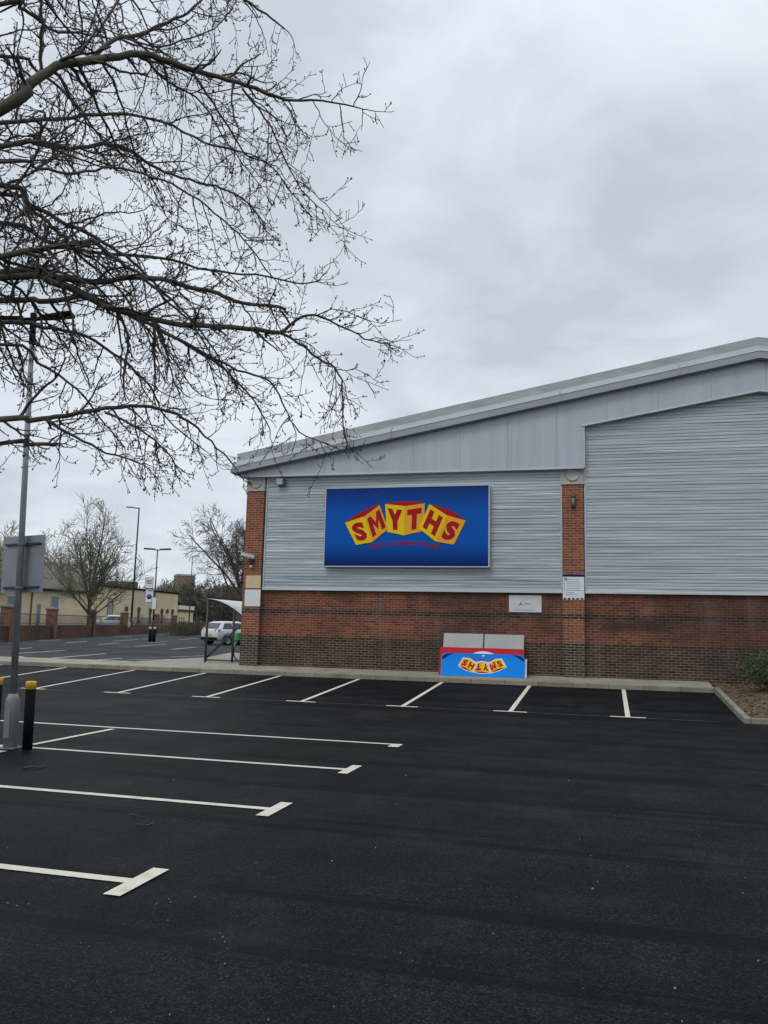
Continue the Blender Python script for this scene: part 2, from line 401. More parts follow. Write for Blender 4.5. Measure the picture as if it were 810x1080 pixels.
# ------------------------------------------------------------------ the shop building
XL, XR, XP = -11.12, 19.4, 4.14          # left, right, ridge
shop = thing('retail_building', 'brick and grey steel shed with sloping roof edge filling the right half', 'shop building')
b = MB(); b.box((XL+.02,YW,.1),(XR-.02,YW+.3,2.98)); b.build('brick_wall', M['brick'], shop)
b = MB(); b.box((XL+.02,YW+.3,.1),(XL+.32,64,6.9)); b.box((XR-.32,YW+.3,.1),(XR-.02,64,6.9)); b.box((XL+.02,63.7,.1),(XR-.02,64,6.9))
b.build('side_walls', M['clad'], shop)
def fb(x):  # lower edge of the raised smooth panels over the middle bay
    return 8.49-.167*abs(x-XP)
def rl(x):  # underside line of the roof trim
    return 9.33-.181*abs(x-XP)
b = MB(); b.prism([(XL+.05,YW+.02,2.98),(XR-.05,YW+.02,2.98),(XR-.05,YW+.02,rl(XR)),(XP,YW+.02,rl(XP)),(XL+.05,YW+.02,rl(XL))], (0,.26,0)); b.build('gable_backing', M['dark'], shop)
def corrug(x0, x1, z0, z1, top=None):
    """horizontal trapezoid-profile sheet, slightly uneven from rib to rib and along each rib"""
    b = MB(); P = .092; z = z0; rows = []; k = 0; rg = random.Random(int(x0*10))
    while z < z1:
        q = rg.uniform(-1,1)
        for dz, dy in ((0,.0),(.054,.0),(.066,.009),(.080,.009)): rows.append((z+dz, dy, k+dz*4, q))
        z += P; k += 1
    nx_ = max(2, int((x1-x0)/.3)); vs = []
    for z, d, kk, q in rows:
        a, c = x0, x1
        if top:
            while a < XP and z > top(a)+.14: a += .05
            c = 2*XP-a if a > x0 else x1
        for i in range(nx_+1):
            x = a+(c-a)*i/nx_
            am = .45+1.5*max(0, .5+noise.noise((x*.55+kk*3.1, kk*5.3, 2.5))*1.1); d_ = d*am
            w = noise.noise((x*.45, kk*1.7, x0))*.0055+noise.noise((x*1.3, kk*2.3, 7+x0))*.003+q*.002
            vs.append((x, 24.385+d_+w, z))
    m = nx_+1
    b.add(vs, [(j*m+i, j*m+i+1, (j+1)*m+i+1, (j+1)*m+i) for j in range(len(rows)-1) for i in range(nx_)])
    return b
corrug(-10.47, -1.225, 2.9, 6.6).build('cladding_panel', M['clad'], shop)
corrug(-.6, 8.88, 2.88, 9.2, fb).build('cladding_panel', M['clad'], shop)
corrug(9.5, 18.75, 2.9, 6.6).build('cladding_panel', M['clad'], shop)
for x0, x1 in ((-10.47,-1.225),(-.6,8.88),(9.5,18.75)):
    b = MB(); b.prism([(x0,24.345,2.83),(x1,24.345,2.83),(x1,24.345,2.90),(x0,24.345,2.90)], (0,.11,0)); b.build('drip_trim', M['trim_light'], shop, .006)
    for xe in (x0, x1-.05):
        b = MB(); b.box((xe,24.37,2.9),(xe+.05,24.45,6.5)); b.build('edge_trim', M['fascia'], shop)
for x in (-11.12,-1.22,8.9,18.78):
    w = .6
    b = MB(); b.box((x,24.34,.2),(x+w,24.46-.002,6.0)); pl = b.build('brick_pier', M['brick_pier'], shop)
    b = MB(); b.box((x-.015,24.325,6.0),(x+w+.015,24.5,6.44)); b.lathe((x+w/2,24.325,6.25), (0,-1,0), [(.185,-.01),(.185,.03),(.15,.035),(.14,.02),(0.001,.02)], 28)
    b.box((x-.03,24.305,5.97),(x+w+.03,24.5,6.03)); b.build('capital', M['stone'], pl, .008)
# smooth upper panels, with open joints between
def upper(x): return rl(x)+.05
xb = [-11.30]
while xb[-1] < 19.0: xb.append(xb[-1]+1.42)
xs_all = sorted(set([round(x,3) for x in xb if x < 19.6]+[19.6]))
YFc = 24.2
for i in range(len(xs_all)-1):
    a, c = xs_all[i]+.0025, xs_all[i+1]-.0025
    cuts = [a]+[q for q in (-.59, XP, 2*XP+.59) if a < q < c]+[c]
    b = MB()
    for p, q in zip(cuts, cuts[1:]):
        mid = (p+q)/2; inner = -.59 < mid < 2*XP+.59
        zb = (lambda x: fb(x)) if inner else (lambda x: 6.45)
        if mid < -.59 or mid > 2*XP+.59 or inner:
            b.prism([(p,YFc,zb(p)),(q,YFc,zb(q)),(q,YFc,upper(q)),(p,YFc,upper(p))], (0,.03,0))
    b.build('fascia_panel', M['fascia'], shop)
b = MB()
b.prism([(-11.3,YFc+.035,6.47),(-.6,YFc+.035,6.47),(-.6,YFc+.035,fb(-.6)+.02),(XP,YFc+.035,fb(XP)+.02),(2*XP+.6,YFc+.035,fb(-.6)+.02),(2*XP+.6,YFc+.035,6.47),(19.58,YFc+.035,6.47),(19.58,YFc+.035,rl(19.58)),(XP,YFc+.035,rl(XP)),(-11.3,YFc+.035,rl(-11.3))], (0,.02,0))
b.build('fascia_backing', M['trim_low'], shop)
b = MB()
b.box((-11.34,YFc-.03,6.405),(-.59,YFc+.22,6.45))
b.box((2*XP+.59,YFc-.03,6.405),(19.6,YFc+.22,6.45))
b.prism([(-.66,YFc-.03,fb(-.66)-.045),(XP,YFc-.03,fb(XP)-.045),(XP,YFc-.03,fb(XP)),(-.66,YFc-.03,fb(-.66))], (0,.2,0))
b.prism([(XP,YFc-.03,fb(XP)-.045),(2*XP+.66,YFc-.03,fb(-.66)-.045),(2*XP+.66,YFc-.03,fb(-.66)),(XP,YFc-.03,fb(XP))], (0,.2,0))
b.box((-.59,YFc-.012,6.45),(-.565,YFc+.2,fb(-.6)-.05)); b.box((2*XP+.565,YFc-.012,6.45),(2*XP+.59,YFc+.2,fb(-.6)-.05))
b.build('fascia_lip', M['trim_light'], shop)
# roof edge: cross-section (y, height above the underside) swept up and down the gable
def sweep(sec, name, mat, x0=-11.43, x1=19.71):
    b = MB(); n = len(sec); vs = []
    for x in (x0, XP, x1):
        base = 9.33-.181*abs(x-XP)
        vs += [(x, y, base+z) for y, z in sec]
    fs = [(j*n+i, j*n+(i+1)%n, (j+1)*n+(i+1)%n, (j+1)*n+i) for j in range(2) for i in range(n)]
    b.add(vs, [f[::-1] for f in fs]+[tuple(range(n)), tuple(range(3*n-1, 2*n-1, -1))]); return b.build(name, mat, shop)
sweep([(23.95,0),(24.35,0),(24.35,.2),(23.95,.2)], 'roof_trim', M['trim_low'])
sweep([(23.935,.2),(24.35,.2),(24.35,.40),(24.10,.40)], 'flashing', M['trim_mid'])
sweep([(24.12,.40),(24.40,.40),(24.40,.66),(24.14,.66)], 'roof_edge', M['trim_top'])
sweep([(24.20,.50),(64.3,.50),(64.3,.62),(24.20,.62)], 'roof', M['roof'])
for x in (-6.3,-1.25,2.05,7.3,12.6):
    b = MB(); z = 9.33-.181*abs(x-XP)
    b.box((x-.02,23.94-.012,z+.005),(x+.02,23.99,z+.235)); b.prism([(x-.02,23.94-.012,z+.236),(x+.02,23.94-.012,z+.236),(x+.02,24.08,z+.42),(x-.02,24.08,z+.42)], (0,.03,0))
    b.build('joint_cover', M['trim_top'], shop)
for x, s in ((-11.43,-1),(19.71,1)):
    b = MB(); z = 9.33-.181*abs(x-XP)
    b.prism([(x,24.02,z-.02),(x+.02*s,24.02,z-.02)] and [(x-.16,24.0,z+.02),(x,24.0,z+.02),(x,24.0,z+.38),(x-.06,24.0,z+.38)] if s < 0 else [(x,24.0,z+.02),(x+.16,24.0,z+.02),(x+.06,24.0,z+.38),(x,24.0,z+.38)], (0,40.2,0))
    b.build('gutter', M['trim_low'], shop)

# ------------------------------------------------------------------ lettering helper
def text_verts(s, bold=.03):
    cu = bpy.data.curves.new('letters', 'FONT'); cu.body = s; cu.size = 1; cu.offset = bold; cu.resolution_u = 3
    o = bpy.data.objects.new('letters', cu); COL.objects.link(o)
    dg = bpy.context.evaluated_depsgraph_get(); me = bpy.data.meshes.new_from_object(o.evaluated_get(dg))
    v = [Vector(x.co) for x in me.vertices]; f = [tuple(p.vertices) for p in me.polygons]
    bpy.data.objects.remove(o); bpy.data.curves.remove(cu); bpy.data.meshes.remove(me)
    x0 = min(p.x for p in v); x1 = max(p.x for p in v); y0 = min(p.y for p in v); y1 = max(p.y for p in v)
    return [((p.x-x0)/(x1-x0), (p.y-y0)/(y1-y0)) for p in v], f
GL = {'M': [[(0,0),(.27,0),(.27,1),(0,1)],[(.73,0),(1,0),(1,1),(.73,1)],[(.27,1),(.27,.60),(.5,.18),(.5,.55)],[(.73,1),(.5,.55),(.5,.18),(.73,.60)]],
      'H': [[(0,0),(.32,0),(.32,1),(0,1)],[(.68,0),(1,0),(1,1),(.68,1)],[(.32,.37),(.68,.37),(.68,.64),(.32,.64)]],
      'T': [[(0,.73),(1,.73),(1,1),(0,1)],[(.33,0),(.67,0),(.67,.73),(.33,.73)]],
      'Y': [[(.33,0),(.67,0),(.67,.42),(.33,.42)],[(0,1),(.33,.42),(.5,.42),(.5,.70),(.35,1)],[(1,1),(.65,1),(.5,.70),(.5,.42),(.67,.42)]]}
def glyph(ch):
    if ch not in GL: return text_verts(ch, .055)
    v = []; f = []
    for poly in GL[ch]: f.append(tuple(range(len(v), len(v)+len(poly)))); v += poly
    return v, f
SGY = 24.2
sgn_c = (onY(344.5,515.8,SGY)+onY(514.5,512.5,SGY)+onY(343,596,SGY)+onY(514.5,597.5,SGY))/4
def lp(x, y):   # reading of the logo drawing, sign-face metres (x right, z up)
    p = onY(355+x/10.125, 520+y/10.125, SGY); return (p.x-sgn_c.x, p.z-sgn_c.z)
BL = [   # left face, right face, top outline; letters
    ([(92,318),(300,250),(380,525),(210,555)], [(300,250),(460,130),(552,385),(380,525)], [(92,318),(235,215),(455,116),(460,130),(300,250)], 'SM'),
    ([(520,118),(728,140),(722,452),(538,415)], [(728,140),(942,112),(930,405),(722,452)], [(520,118),(600,100),(735,86),(870,95),(942,112),(728,140)], 'YT'),
    ([(992,118),(1178,238),(1058,518),(878,375)], [(1178,238),(1380,296),(1253,552),(1058,518)], [(992,118),(1130,150),(1240,195),(1380,296),(1178,238)], 'HS')]
def bil(q, u, v):
    (ax,ay),(bx,by),(cx,cy),(dx,dy) = q   # TL TR BR BL
    return ((ax*(1-u)+bx*u)*v+(dx*(1-u)+cx*u)*(1-v), (ay*(1-u)+by*u)*v+(dy*(1-u)+cy*u)*(1-v))
def build_logo(parent, place, outline=None, tagline=True, lift=.012):
    """place(x, z, h): sign-face metres and height off the face -> a point in the parent's space"""
    for bi, (ql, qr, tp, letters) in enumerate(BL):
        L = lift+.006*(bi if bi < 2 else 2)+.004
        L = lift + (.004 if bi == 1 else .010)
        b = MB()
        def poly(pts, h, mi):
            P = [lp(*p) for p in pts]
            vs = [place(x, z, h) for x, z in P]+[place(x, z, .001) for x, z in P]; n = len(P)
            b.add(vs, [tuple(range(n-1,-1,-1))]+[(i,(i+1)%n,(i+1)%n+n,i+n) for i in range(n)], mi)
        if outline:
            P = [(ql[0]),(tp[1]),tp[2],qr[1],qr[2],ql[2],ql[3]]
            cx = sum(p[0] for p in P)/7; cy = sum(p[1] for p in P)/7
            poly([(cx+(p[0]-cx)*1.14, cy+(p[1]-cy)*1.16) for p in P], L-.003, 3)
        poly(ql, L, 0); poly(qr, L, 1); poly(tp, L, 2)
        blk = b.build('logo_block', [M['logo_y'], M['logo_o'], M['logo_r'], M['white']], parent)
        b = MB()
        for q, ch in ((ql, letters[0]), (qr, letters[1])):
            v, f = glyph(ch)
            mu = {'S':(.18,.84),'M':(.11,.92),'Y':(.10,.88),'T':(.14,.86),'H':(.15,.87)}[ch]
            vs = []
            for (u, w) in v:
                x, y = bil(q, mu[0]+(mu[1]-mu[0])*u, (.13+.73*w)); X, Z = lp(x, y); vs.append(place(X, Z, L+.005))
            b.add(vs, f)
        b.build('lettering', M['logo_r'], blk)
    if tagline:
        for word, ua, ub in (('TOYS', 0, .235), ('SUPERSTORES', .29, 1)):
          v, f = text_verts(word, .03); b = MB(); vs = []
          for (u, w) in v:
            u = ua+(ub-ua)*u
            x = 350+(1090-350)*u; t = (u-.5)*2; y = 562+ 36*t*t - w*48
            X, Z = lp(x, y); vs.append(place(X, Z, .008))
          b.add(vs, f); b.build('tagline_word', M['logo_t'], parent)

sign = thing('shop_sign', 'large blue sign with yellow lettered blocks mounted on the grey cladding', 'shop sign', sgn_c)
HW, HH = 2.525, 1.195
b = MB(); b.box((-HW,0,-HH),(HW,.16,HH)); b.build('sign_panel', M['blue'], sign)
b = MB()
for (x0,x1,z0,z1) in ((-HW-.02,HW+.03,-HH-.03,-HH-.002),(-HW-.02,HW+.03,HH+.002,HH+.012),(HW+.002,HW+.03,-HH-.002,HH+.002),(-HW-.02,-HW-.002,-HH-.002,HH+.002)): b.box((x0,-.012,z0),(x1,.17,z1))
b.build('sign_frame', M['trim_light'], sign)
build_logo(sign, lambda x, z, h: (x, -h, z))

# ------------------------------------------------------------------ panels leaning on the wall
def leaning(name, label, cat, a, c, top, ybase, ytop, depth, mat, group=None, parts=None):
    """a, c: lower corners px; leaning board from pavement to the wall"""
    zb = .40+.073*(ybase-YB-.13)+.01
    x0 = onY(*a, ybase).x; x1 = onY(*c, ybase).x; zt = onY(*top, ytop).z
    t = thing(name, label, cat, ((x0+x1)/2, ybase, zb), 0, group)
    L = math.hypot(ytop-ybase, zt-zb); t.rotation_euler = (-math.atan2(ytop-ybase, zt-zb), 0, 0)
    return t, (x1-x0)/2, L
G = 'old sign panels leaning against the brick wall'
for a, c, tp, yb, lab in (((465.2,712),(507.8,712),(486,668), 24.03, 'plain grey sign panel, left of the two behind the red panel'), ((509,713),(551.6,713),(530,669.2), 24.03, 'plain grey sign panel, right of the two behind the red panel')):
    t, hw, L = leaning('leaning_sign_panel', lab, 'sign panel', a, c, tp, yb, YW-.06, .03, None, G)
    b = MB(); b.box((-hw,0,0),(hw,.03,L)); b.build('face_sheet', M['greypanel'], t, .01)
    for xx in (-hw+.01, hw-.05):
        b = MB(); b.box((xx,.03,.02),(xx+.04,.05,L-.02)); b.build('back_rail', M['galv'], t)
t, hw, L = leaning('leaning_sign_panel', 'flat red sign panel with a white arc between grey and blue panels', 'sign panel', (462.4,711),(552.3,714),(508,683.4), 23.93, 24.17, .03, None, G)
b = MB(); b.box((-hw,0,0),(hw,.03,L)); b.build('face_sheet', M['red'], t, .006)
b = MB(); n = 16; P = []
for i in range(n+1):
    u = -1+2*i/n; P.append((.05+u*.46, L-.26+.16*(1-u*u)))
b.add([(x,-.003,z) for x, z in P]+[(x,-.003,L-.27) for x, z in P], [(i,i+n+1,i+n+2,i+1) for i in range(n)]); b.build('white_arc', M['white'], t)
t, hw, L = leaning('leaning_sign_panel', 'bright blue sign panel with upside down yellow lettering leaning in front', 'sign panel', (464.6,709.6),(553.2,714.8),(508,689.5), 23.76, 23.90, .03, None, G)
b = MB(); n = 18; out = []
cr = .16
for cx, a0 in ((hw-cr, 0), (-hw+cr, 90)):
    for i in range(7):
        w = R(a0+15*i); out.append((cx+cr*math.cos(w)*(1.6 if 0 else 1), L-cr*.75+cr*.75*math.sin(w)))
out = [(-hw,0),(hw,0)]+out
b.prism([(x,0,z) for x, z in out], (0,.04,0)); b.build('face_sheet', M['blue2'], t)
for s in (-1,1):
    b = MB(); P = [(s*(hw-.012),L-.18),(s*(hw-.03),L-.10),(s*(hw-.13),L-.03),(s*(hw-.36),L-.006),(s*(hw-.20),L-.08),(s*(hw-.08),L-.17)]
    if s > 0: P = P[::-1]
    b.add([(x,-.003,z) for x, z in P], [tuple(range(len(P)))]); b.build('corner_print', M['navy'], t)
b = MB(); b.lathe((0.02,-.004,L-.06), (0,-1,0), [(.028,0),(.02,.003),(.001,.004)], 12); b.build('fixing_cap', M['white'], t)
S = .352
build_logo(t, lambda x, z, h: (-.0-(x+.03)*S, -h*.6, L*.5-(z-.02)*S*.86-.0), outline=True, tagline=True, lift=.006)
t, hw, L = leaning('leaning_sign_panel', 'narrow white panel edge showing right of the blue panel', 'sign panel', (551.0,715.2),(555.2,715.6),(554,695.3), 23.80, 23.98, .03, None, G)
b = MB(); b.box((-hw,0,0),(hw,.05,L)); b.build('face_sheet', M['white'], t, .006)
b = MB(); b.box((-hw+.01,.05,.05),(hw-.01,.07,L-.05)); b.build('back_rail', M['galv'], t)

# ------------------------------------------------------------------ notices and fittings on the wall
def notice(name, label, a, c, Y, mat, cat='notice'):
    p = onY(*a, Y); q = onY(*c, Y); x0, x1, z0, z1 = p.x, q.x, q.z, p.z
    t = thing(name, label, cat, ((x0+x1)/2, Y, z0)); hw = (x1-x0)/2; hh = z1-z0
    b = MB(); b.box((-hw,0,0),(hw,.018,hh)); b.build('board', mat, t, .004)
    return t, hw, hh
notice('beige_board', 'bare beige board fixed to the brick corner pier above a white board', (259.4,607),(274.6,620.4), 24.322, M['beige'])
notice('white_board', 'blank white board fixed to the brick corner pier below a beige board', (258.4,621.8),(274,639.6), 24.322, M['white'])
t, hw, hh = notice('wall_notice', 'white notice with small coloured mark on brick under the cladding', (536.8,627.6),(571.2,646), YW-.03, M['offwhite'])
b = MB(); P = .006
for x0,x1,z0,z1 in ((-.24,.24,hh*.84,hh*.86),(-.3,.28,hh*.12,hh*.15),(-.02,.16,hh*.46,hh*.54)): b.box((x0,-.004,z0),(x1,0,z1))
b.build('printed_lines', M['greyprint'], t)
b = MB(); b.prism([(-.2,0,hh*.42),(-.04,0,hh*.42),(-.10,0,hh*.5),(-.12,0,hh*.66),(-.15,0,hh*.5)], (0,-.005,0)); b.build('printed_mark', plain('orange red mark', (.55,.16,.12), .5, .2, 20), t)
t, hw, hh = notice('parking_notice', 'blue bordered white parking notice on the middle brick pier', (593.4,605.4),(616.4,632.6), 24.322, M['white'])
b = MB(); b.box((-hw+.002,-.004,hh-.075),(hw-.002,0,hh-.003)); b.build('header_band', M['navy'], t)
for i in range(5):
    b = MB(); b.box((-hw+.03+i*.118,-.004,.006),(-hw+.09+i*.118,0,.05)); b.build('symbol', M['navy'], t)
b = MB(); random.seed(5)
for i in range(8):
    z = hh-.16-i*.062; b.box((-hw+.1,-.004,z),(-hw+.1+random.uniform(.2,.44),0,z+.014))
b.box((-hw+.03,-.004,hh-.18),(-hw+.12,0,hh-.10)); b.box((-hw+.045,-.004,.25),(-hw+.06,0,hh-.2)); b.build('printed_lines', M['greyprint'], t)
# CCTV camera on the corner pier
p = onY(262,589,24.2)
t = thing('cctv_camera', 'white security camera on a bracket on the brick corner pier', 'camera', (-10.84,24.34,p.z-.12))
b = MB(); b.box((-.06,-.03,-.06),(.06,0,.14)); b.tube([(0,-.02,.02),(0,-.14,.03),(0,-.18,.12)], .022, 8); b.build('bracket', M['darkgrey'], t)
b = MB(); d = Vector((-.92,-.25,.22)).normalized(); c0 = Vector((.14,-.18,.15)); b.tube([c0, c0+d*.42], [.065,.065], 14); b.prism([c0+Vector((0,-.075,.055))+d*.0, c0+d*.5+Vector((0,-.075,.06)), c0+d*.5+Vector((0,.075,.06)), c0+Vector((0,.075,.055))], (0,0,.018)); b.build('housing', M['offwhite'], t, .004)
b = MB(); b.lathe((0,-.07,-.1), (0,0,-1), [(.05,0),(.05,.03),(.035,.065),(.001,.075)], 14); b.build('sensor', M['white'], t)
# floodlight box and wall lamp
p = onY(295,508,24.2)
t = thing('floodlight', 'small grey floodlight box high on the cladding by the corner pier', 'floodlight', (p.x,24.385,p.z))
b = MB(); b.box((-.03,-.06,-.02),(.03,0,.1)); b.build('bracket', M['darkgrey'], t)
b = MB(); b.prism([(-.13,-.2,-.11),(.13,-.2,-.11),(.13,-.24,.1),(-.13,-.24,.1)], (0,.18,0.02)); b.build('lamp_body', M['galv'], t, .012)
b = MB(); b.quad((-.1,-.205,-.09),(.1,-.205,-.09),(.1,-.241,.07),(-.1,-.241,.07)); b.build('lens', M['headlight'], t)
p = onY(604.5,528,24.3)
t = thing('wall_lamp', 'slim dark bulkhead lamp high on the middle brick pier', 'wall lamp', (p.x,24.34,p.z))
b = MB(); b.box((-.06,-.03,-.2),(.06,0,.2)); b.build('back_plate', M['lampgrey'], t, .01)
b = MB(); b.tube([(0,-.08,-.19),(0,-.08,.1)], .055, 14); b.build('lens', plain('grey lamp glass', (.16,.15,.13), .3), t)
b = MB(); b.lathe((0,-.09,.1), (0,0,1), [(.07,0),(.072,.03),(.045,.08),(.001,.095)], 14); b.build('hood', M['lampgrey'], t)

# ------------------------------------------------------------------ near lamp post, board, bollards
PX0, PY0 = -7.84, 9.93
post = thing('lamp_post', 'tall grey twin-arm lamp post standing among the bays at left', 'lamp post', (PX0,PY0,0)); post.rotation_euler = (0, R(-2.0), 0)
b = MB(); b.box((-.13,-.13,0),(.13,.13,.01)); b.tube([(0,0,0),(0,0,.60),(0,0,.66),(0,0,.72)], [.095,.095,.085,.055], 12); b.build('base_housing', M['galv_base'], post)
b = MB(); b.box((-.045,-.102,.14),(.045,-.092,.5)); b.build('access_door', M['galv_base'], post, .003)
b = MB(); b.tube([(0,0,.6),(0,0,3),(0,0,5.72)], [.048,.042,.035], 14); b.build('column', M['galv'], post)
b = MB(); b.tube([(0,0,5.70),(0,0,6.17)], .045, 12); b.build('top_sleeve', M['blackmetal'], post)
dv = Vector((.96,.26,0)).normalized()
for s, tz in ((1,.11),(-1,-.01)):
    d = Vector((dv.x*s, dv.y*s, tz)).normalized()
    b = MB(); b.tube([Vector((0,0,6.08)), Vector((0,0,6.08))+d*.2], .032, 8); arm = b.build('lamp_arm', M['blackmetal'], post)
    b = MB(); side = Vector((-d.y,d.x,0)).normalized()*.11; a = Vector((0,0,6.06))+d*.14; e = a+d*.44
    b.prism([a-side*.6, e-side, e+side, a+side*.6], (0,0,.055)); b.build('lantern', M['blackmetal'], arm, .012)
brd = thing('sign_board', 'blank grey back of a sign board strapped to the twin-arm lamp post', 'sign', (PX0-.09,PY0+.075,2.1)); brd.rotation_euler = (0, R(-2.0), R(-4))
b = MB(); b.box((-.365,0,0),(.365,.004,.80)); b.build('board', M['board_back'], brd)
for z in (.055,.665):
    b = MB(); b.box((-.3,-.032,z),(.3,-.002,z+.03)); b.tube([(.13-.06,-.03,z+.015),(.13-.06,-.14,z+.015)],.003,6); b.build('sign_rail', M['darkgrey'], brd)
    b = MB(); b.lathe((.03,-.075,z-.004), (0,0,1), [(.058,0),(.058,.03)], 14); b.build('clamp_band', M['galv'], brd)
def bollard(p, label):
    t = thing('bollard', label, 'bollard', (p.x,p.y,0), 0, 'black bollards with yellow caps by the near lamp post')
    b = MB(); b.tube([(0,0,0),(0,0,.80)], .066, 20); b.build('post', M['blackmetal'], t)
    b = MB(); b.tube([(0,0,.795),(0,0,.885),(0,0,.90)], [.07,.07,.062], 20); b.build('yellow_cap', M['yellow'], t); return t
bo = bollard(onZ(28.5,790.5,0), 'black bollard with yellow cap just right of the near lamp post')
bo.rotation_euler = (0, R(-1.2), 0)
c = copy_tree(bo); q = onZ(-6.5,783,0); c.location = (q.x,q.y,0); c['label'] = 'black bollard with yellow cap cut off by the left photo edge'
# twigs and grit on the tarmac
def gtwig(pts, r, label):
    P = [onZ(x, y, .0)+Vector((0,0,r+.004)) for x, y in pts]
    b = MB(); b.tube([p+Vector((0,0,.01*(i%2))) for i, p in enumerate(P)], [r*(1-.5*i/len(P)) for i in range(len(P))], 6)
    m = P[len(P)//2]; d = (P[-1]-P[0]).normalized(); s = Vector((-d.y,d.x,0)); b.tube([m, m+d*.05+s*.05+Vector((0,0,.01))], [r*.6,r*.3], 5)
    o = b.build('fallen_twig', M['twig'])
    tag(o, label, 'twig', 'fallen twigs on the tarmac')
gtwig([(24,811.8),(34,811),(42,811),(48,810)], .012, 'straight dark twig lying on tarmac below the near bollards')
gtwig([(144,871),(150,872.5),(156,872),(162,869.5)], .008, 'thin curved twig lying between the two nearest bay lines')
gtwig([(137,860),(141,861.5),(144,861.5)], .007, 'short twig lying beyond the curved twig near bay lines')
random.seed(11); b = MB()
def speck(x, y, s):
    p = onZ(x, y, .006); k = random.randint(4,6); a0 = random.uniform(0,6)
    P = [(p.x+s*random.uniform(.5,1)*math.cos(a0+6.283*i/k), p.y+s*random.uniform(.5,1)*math.sin(a0+6.283*i/k)) for i in range(k)]
    b.prism([(x_,y_,p.z-.004) for x_, y_ in P], (0,0,.004+s*.3))
for x, y, s in [(a_, b_, c_*.5) for a_, b_, c_ in ((232,984,.008),(235,988,.012),(226,990,.008),(237,993,.008),(237,1016,.012),(240,1000,.006),(178,948,.014),(165,953,.01),(180,951,.012),(206,946,.012),(8,952,.014),(18,955,.012),(30,953,.01),(8,894,.01),(270,910,.012),(350,908,.02),(396,894,.015),(625,937,.022),(712,1042,.018),(800,1013,.012),(283,1075,.01),(86,788,.03),(183,822,.02),(428,818,.025),(600,823,.02))]: speck(x, y, s)
for i in range(35): speck(random.uniform(0,810), 760+320*random.random(), random.uniform(.0025,.006))
tag(b.build('grit', M['grit']), 'pale specks of grit strewn over the dark tarmac', 'grit', kind='stuff')

# ------------------------------------------------------------------ trees
def grow(out, o, d, L, r, lvl, rng, P):
    n = P['seg'][lvl]; pts = [o.copy()]; rad = [r]; p = o.copy(); d = d.normalized()
    for i in range(n):
        j = Vector((rng.uniform(-1,1), rng.uniform(-1,1), rng.uniform(-1,1)))*P['wig'][lvl]
        d = (d+j+Vector((0,0,P['trop'][lvl]))).normalized(); p = p+d*(L/n); pts.append(p.copy()); rad.append(max(r*(1-(1-P['tip'])*(i+1)/n), P['rmin']))
    out.append((lvl, pts, rad))
    if lvl+1 < len(P['seg']):
        k = P['kids'][lvl]
        if isinstance(k, tuple): k = rng.randint(*k)
        for c in range(k):
            t = P['start'][lvl]+(1-P['start'][lvl])*(c+rng.random())/k; f = t*n; i = min(int(f), n-1)
            q = pts[i].lerp(pts[i+1], f-i); dd = (pts[i+1]-pts[i]).normalized()
            ax = dd.orthogonal().normalized(); ax = Matrix.Rotation(rng.uniform(0,6.283) if lvl == 0 else rng.uniform(0,6.283), 3, dd) @ ax
            ang = R(rng.uniform(*P['ang'][lvl])); nd = dd*math.cos(ang)+ax*math.sin(ang)
            ll = P['len'][lvl]*rng.uniform(.6,1.15)*(1-.55*t if lvl > 0 else P.get('shape', lambda t: 1)(t))
            grow(out, q, nd, ll, max(rad[i]*P['rr'][lvl], P['rmin']), lvl+1, rng, P)
def tree(name, label, base, P, seed, cat='tree', mats=('bark_far','twig_far'), group=None, sides=(8,5,3,3,3), buds=0, budmat='catkin', root=None):
    rng = random.Random(seed); out = []
    grow(out, Vector((0,0,-.1)), Vector((rng.uniform(-.03,.03),rng.uniform(-.03,.03),1)), P['h'], P['r'], 0, rng, P)
    t = root or thing(name, label, cat, base, 0, group)
    b = MB(); c = MB(); q = MB()
    for lvl, pts, rad in out:
        (b if lvl < 2 else c).tube(pts, rad, sides[lvl], 0, lvl < 2)
        if buds and lvl == len(P['seg'])-1:
            for p in pts[1:]:
                if rng.random() < buds:
                    s = P['bud']; q.add([p+Vector(v)*s for v in ((1,0,0),(0,1,0),(-1,0,0),(0,-1,0),(0,0,1.2),(0,0,-1.2))], [(0,1,4),(1,2,4),(2,3,4),(3,0,4),(1,0,5),(2,1,5),(3,2,5),(0,3,5)])
    b.build('trunk', M[mats[0]], t); cr = c.build('crown', M[mats[1]], t)
    if q.v: q.build('buds', M[budmat], cr)
    return t
PV = dict(h=3.6, r=.20, rmin=.014, tip=.55, seg=(4,7,5,4), wig=(.05,.10,.16,.22), trop=(.02,.05,.05,.03), kids=(22,11,9), start=(.42,.2,.12), ang=((22,62),(22,50),(25,55)), rr=(.34,.5,.55), len=(7.0,2.8,1.4), shape=lambda t: .55+.5*t)
g = onG(93.5,671.5); g.x += 0
tree('bare_tree', 'bare upright-branched tree on its own in front of the brick boundary wall', (g.x,g.y,zfar(g.y)), PV, 4, mats=('bark_far','twig_green'))
PG = dict(PV, h=3.5, kids=(18,9,8), len=(8.6,3.2,1.6))
for px, d, s, lab in ((-22,80,21,'greenish budding tree behind the left house, cut by the photo edge'),(22,96,22,'greenish budding tree rising above the back of the sign board'),(60,112,23,'pale budding tree behind the grey tiled roof')):
    p = at(px, 660, d); tree('budding_tree', lab, (p.x,p.y,zfar(p.y)), dict(PG, bud=.07), s, mats=('bark_far','twig_green'), buds=.5, group='budding trees behind the cream houses')
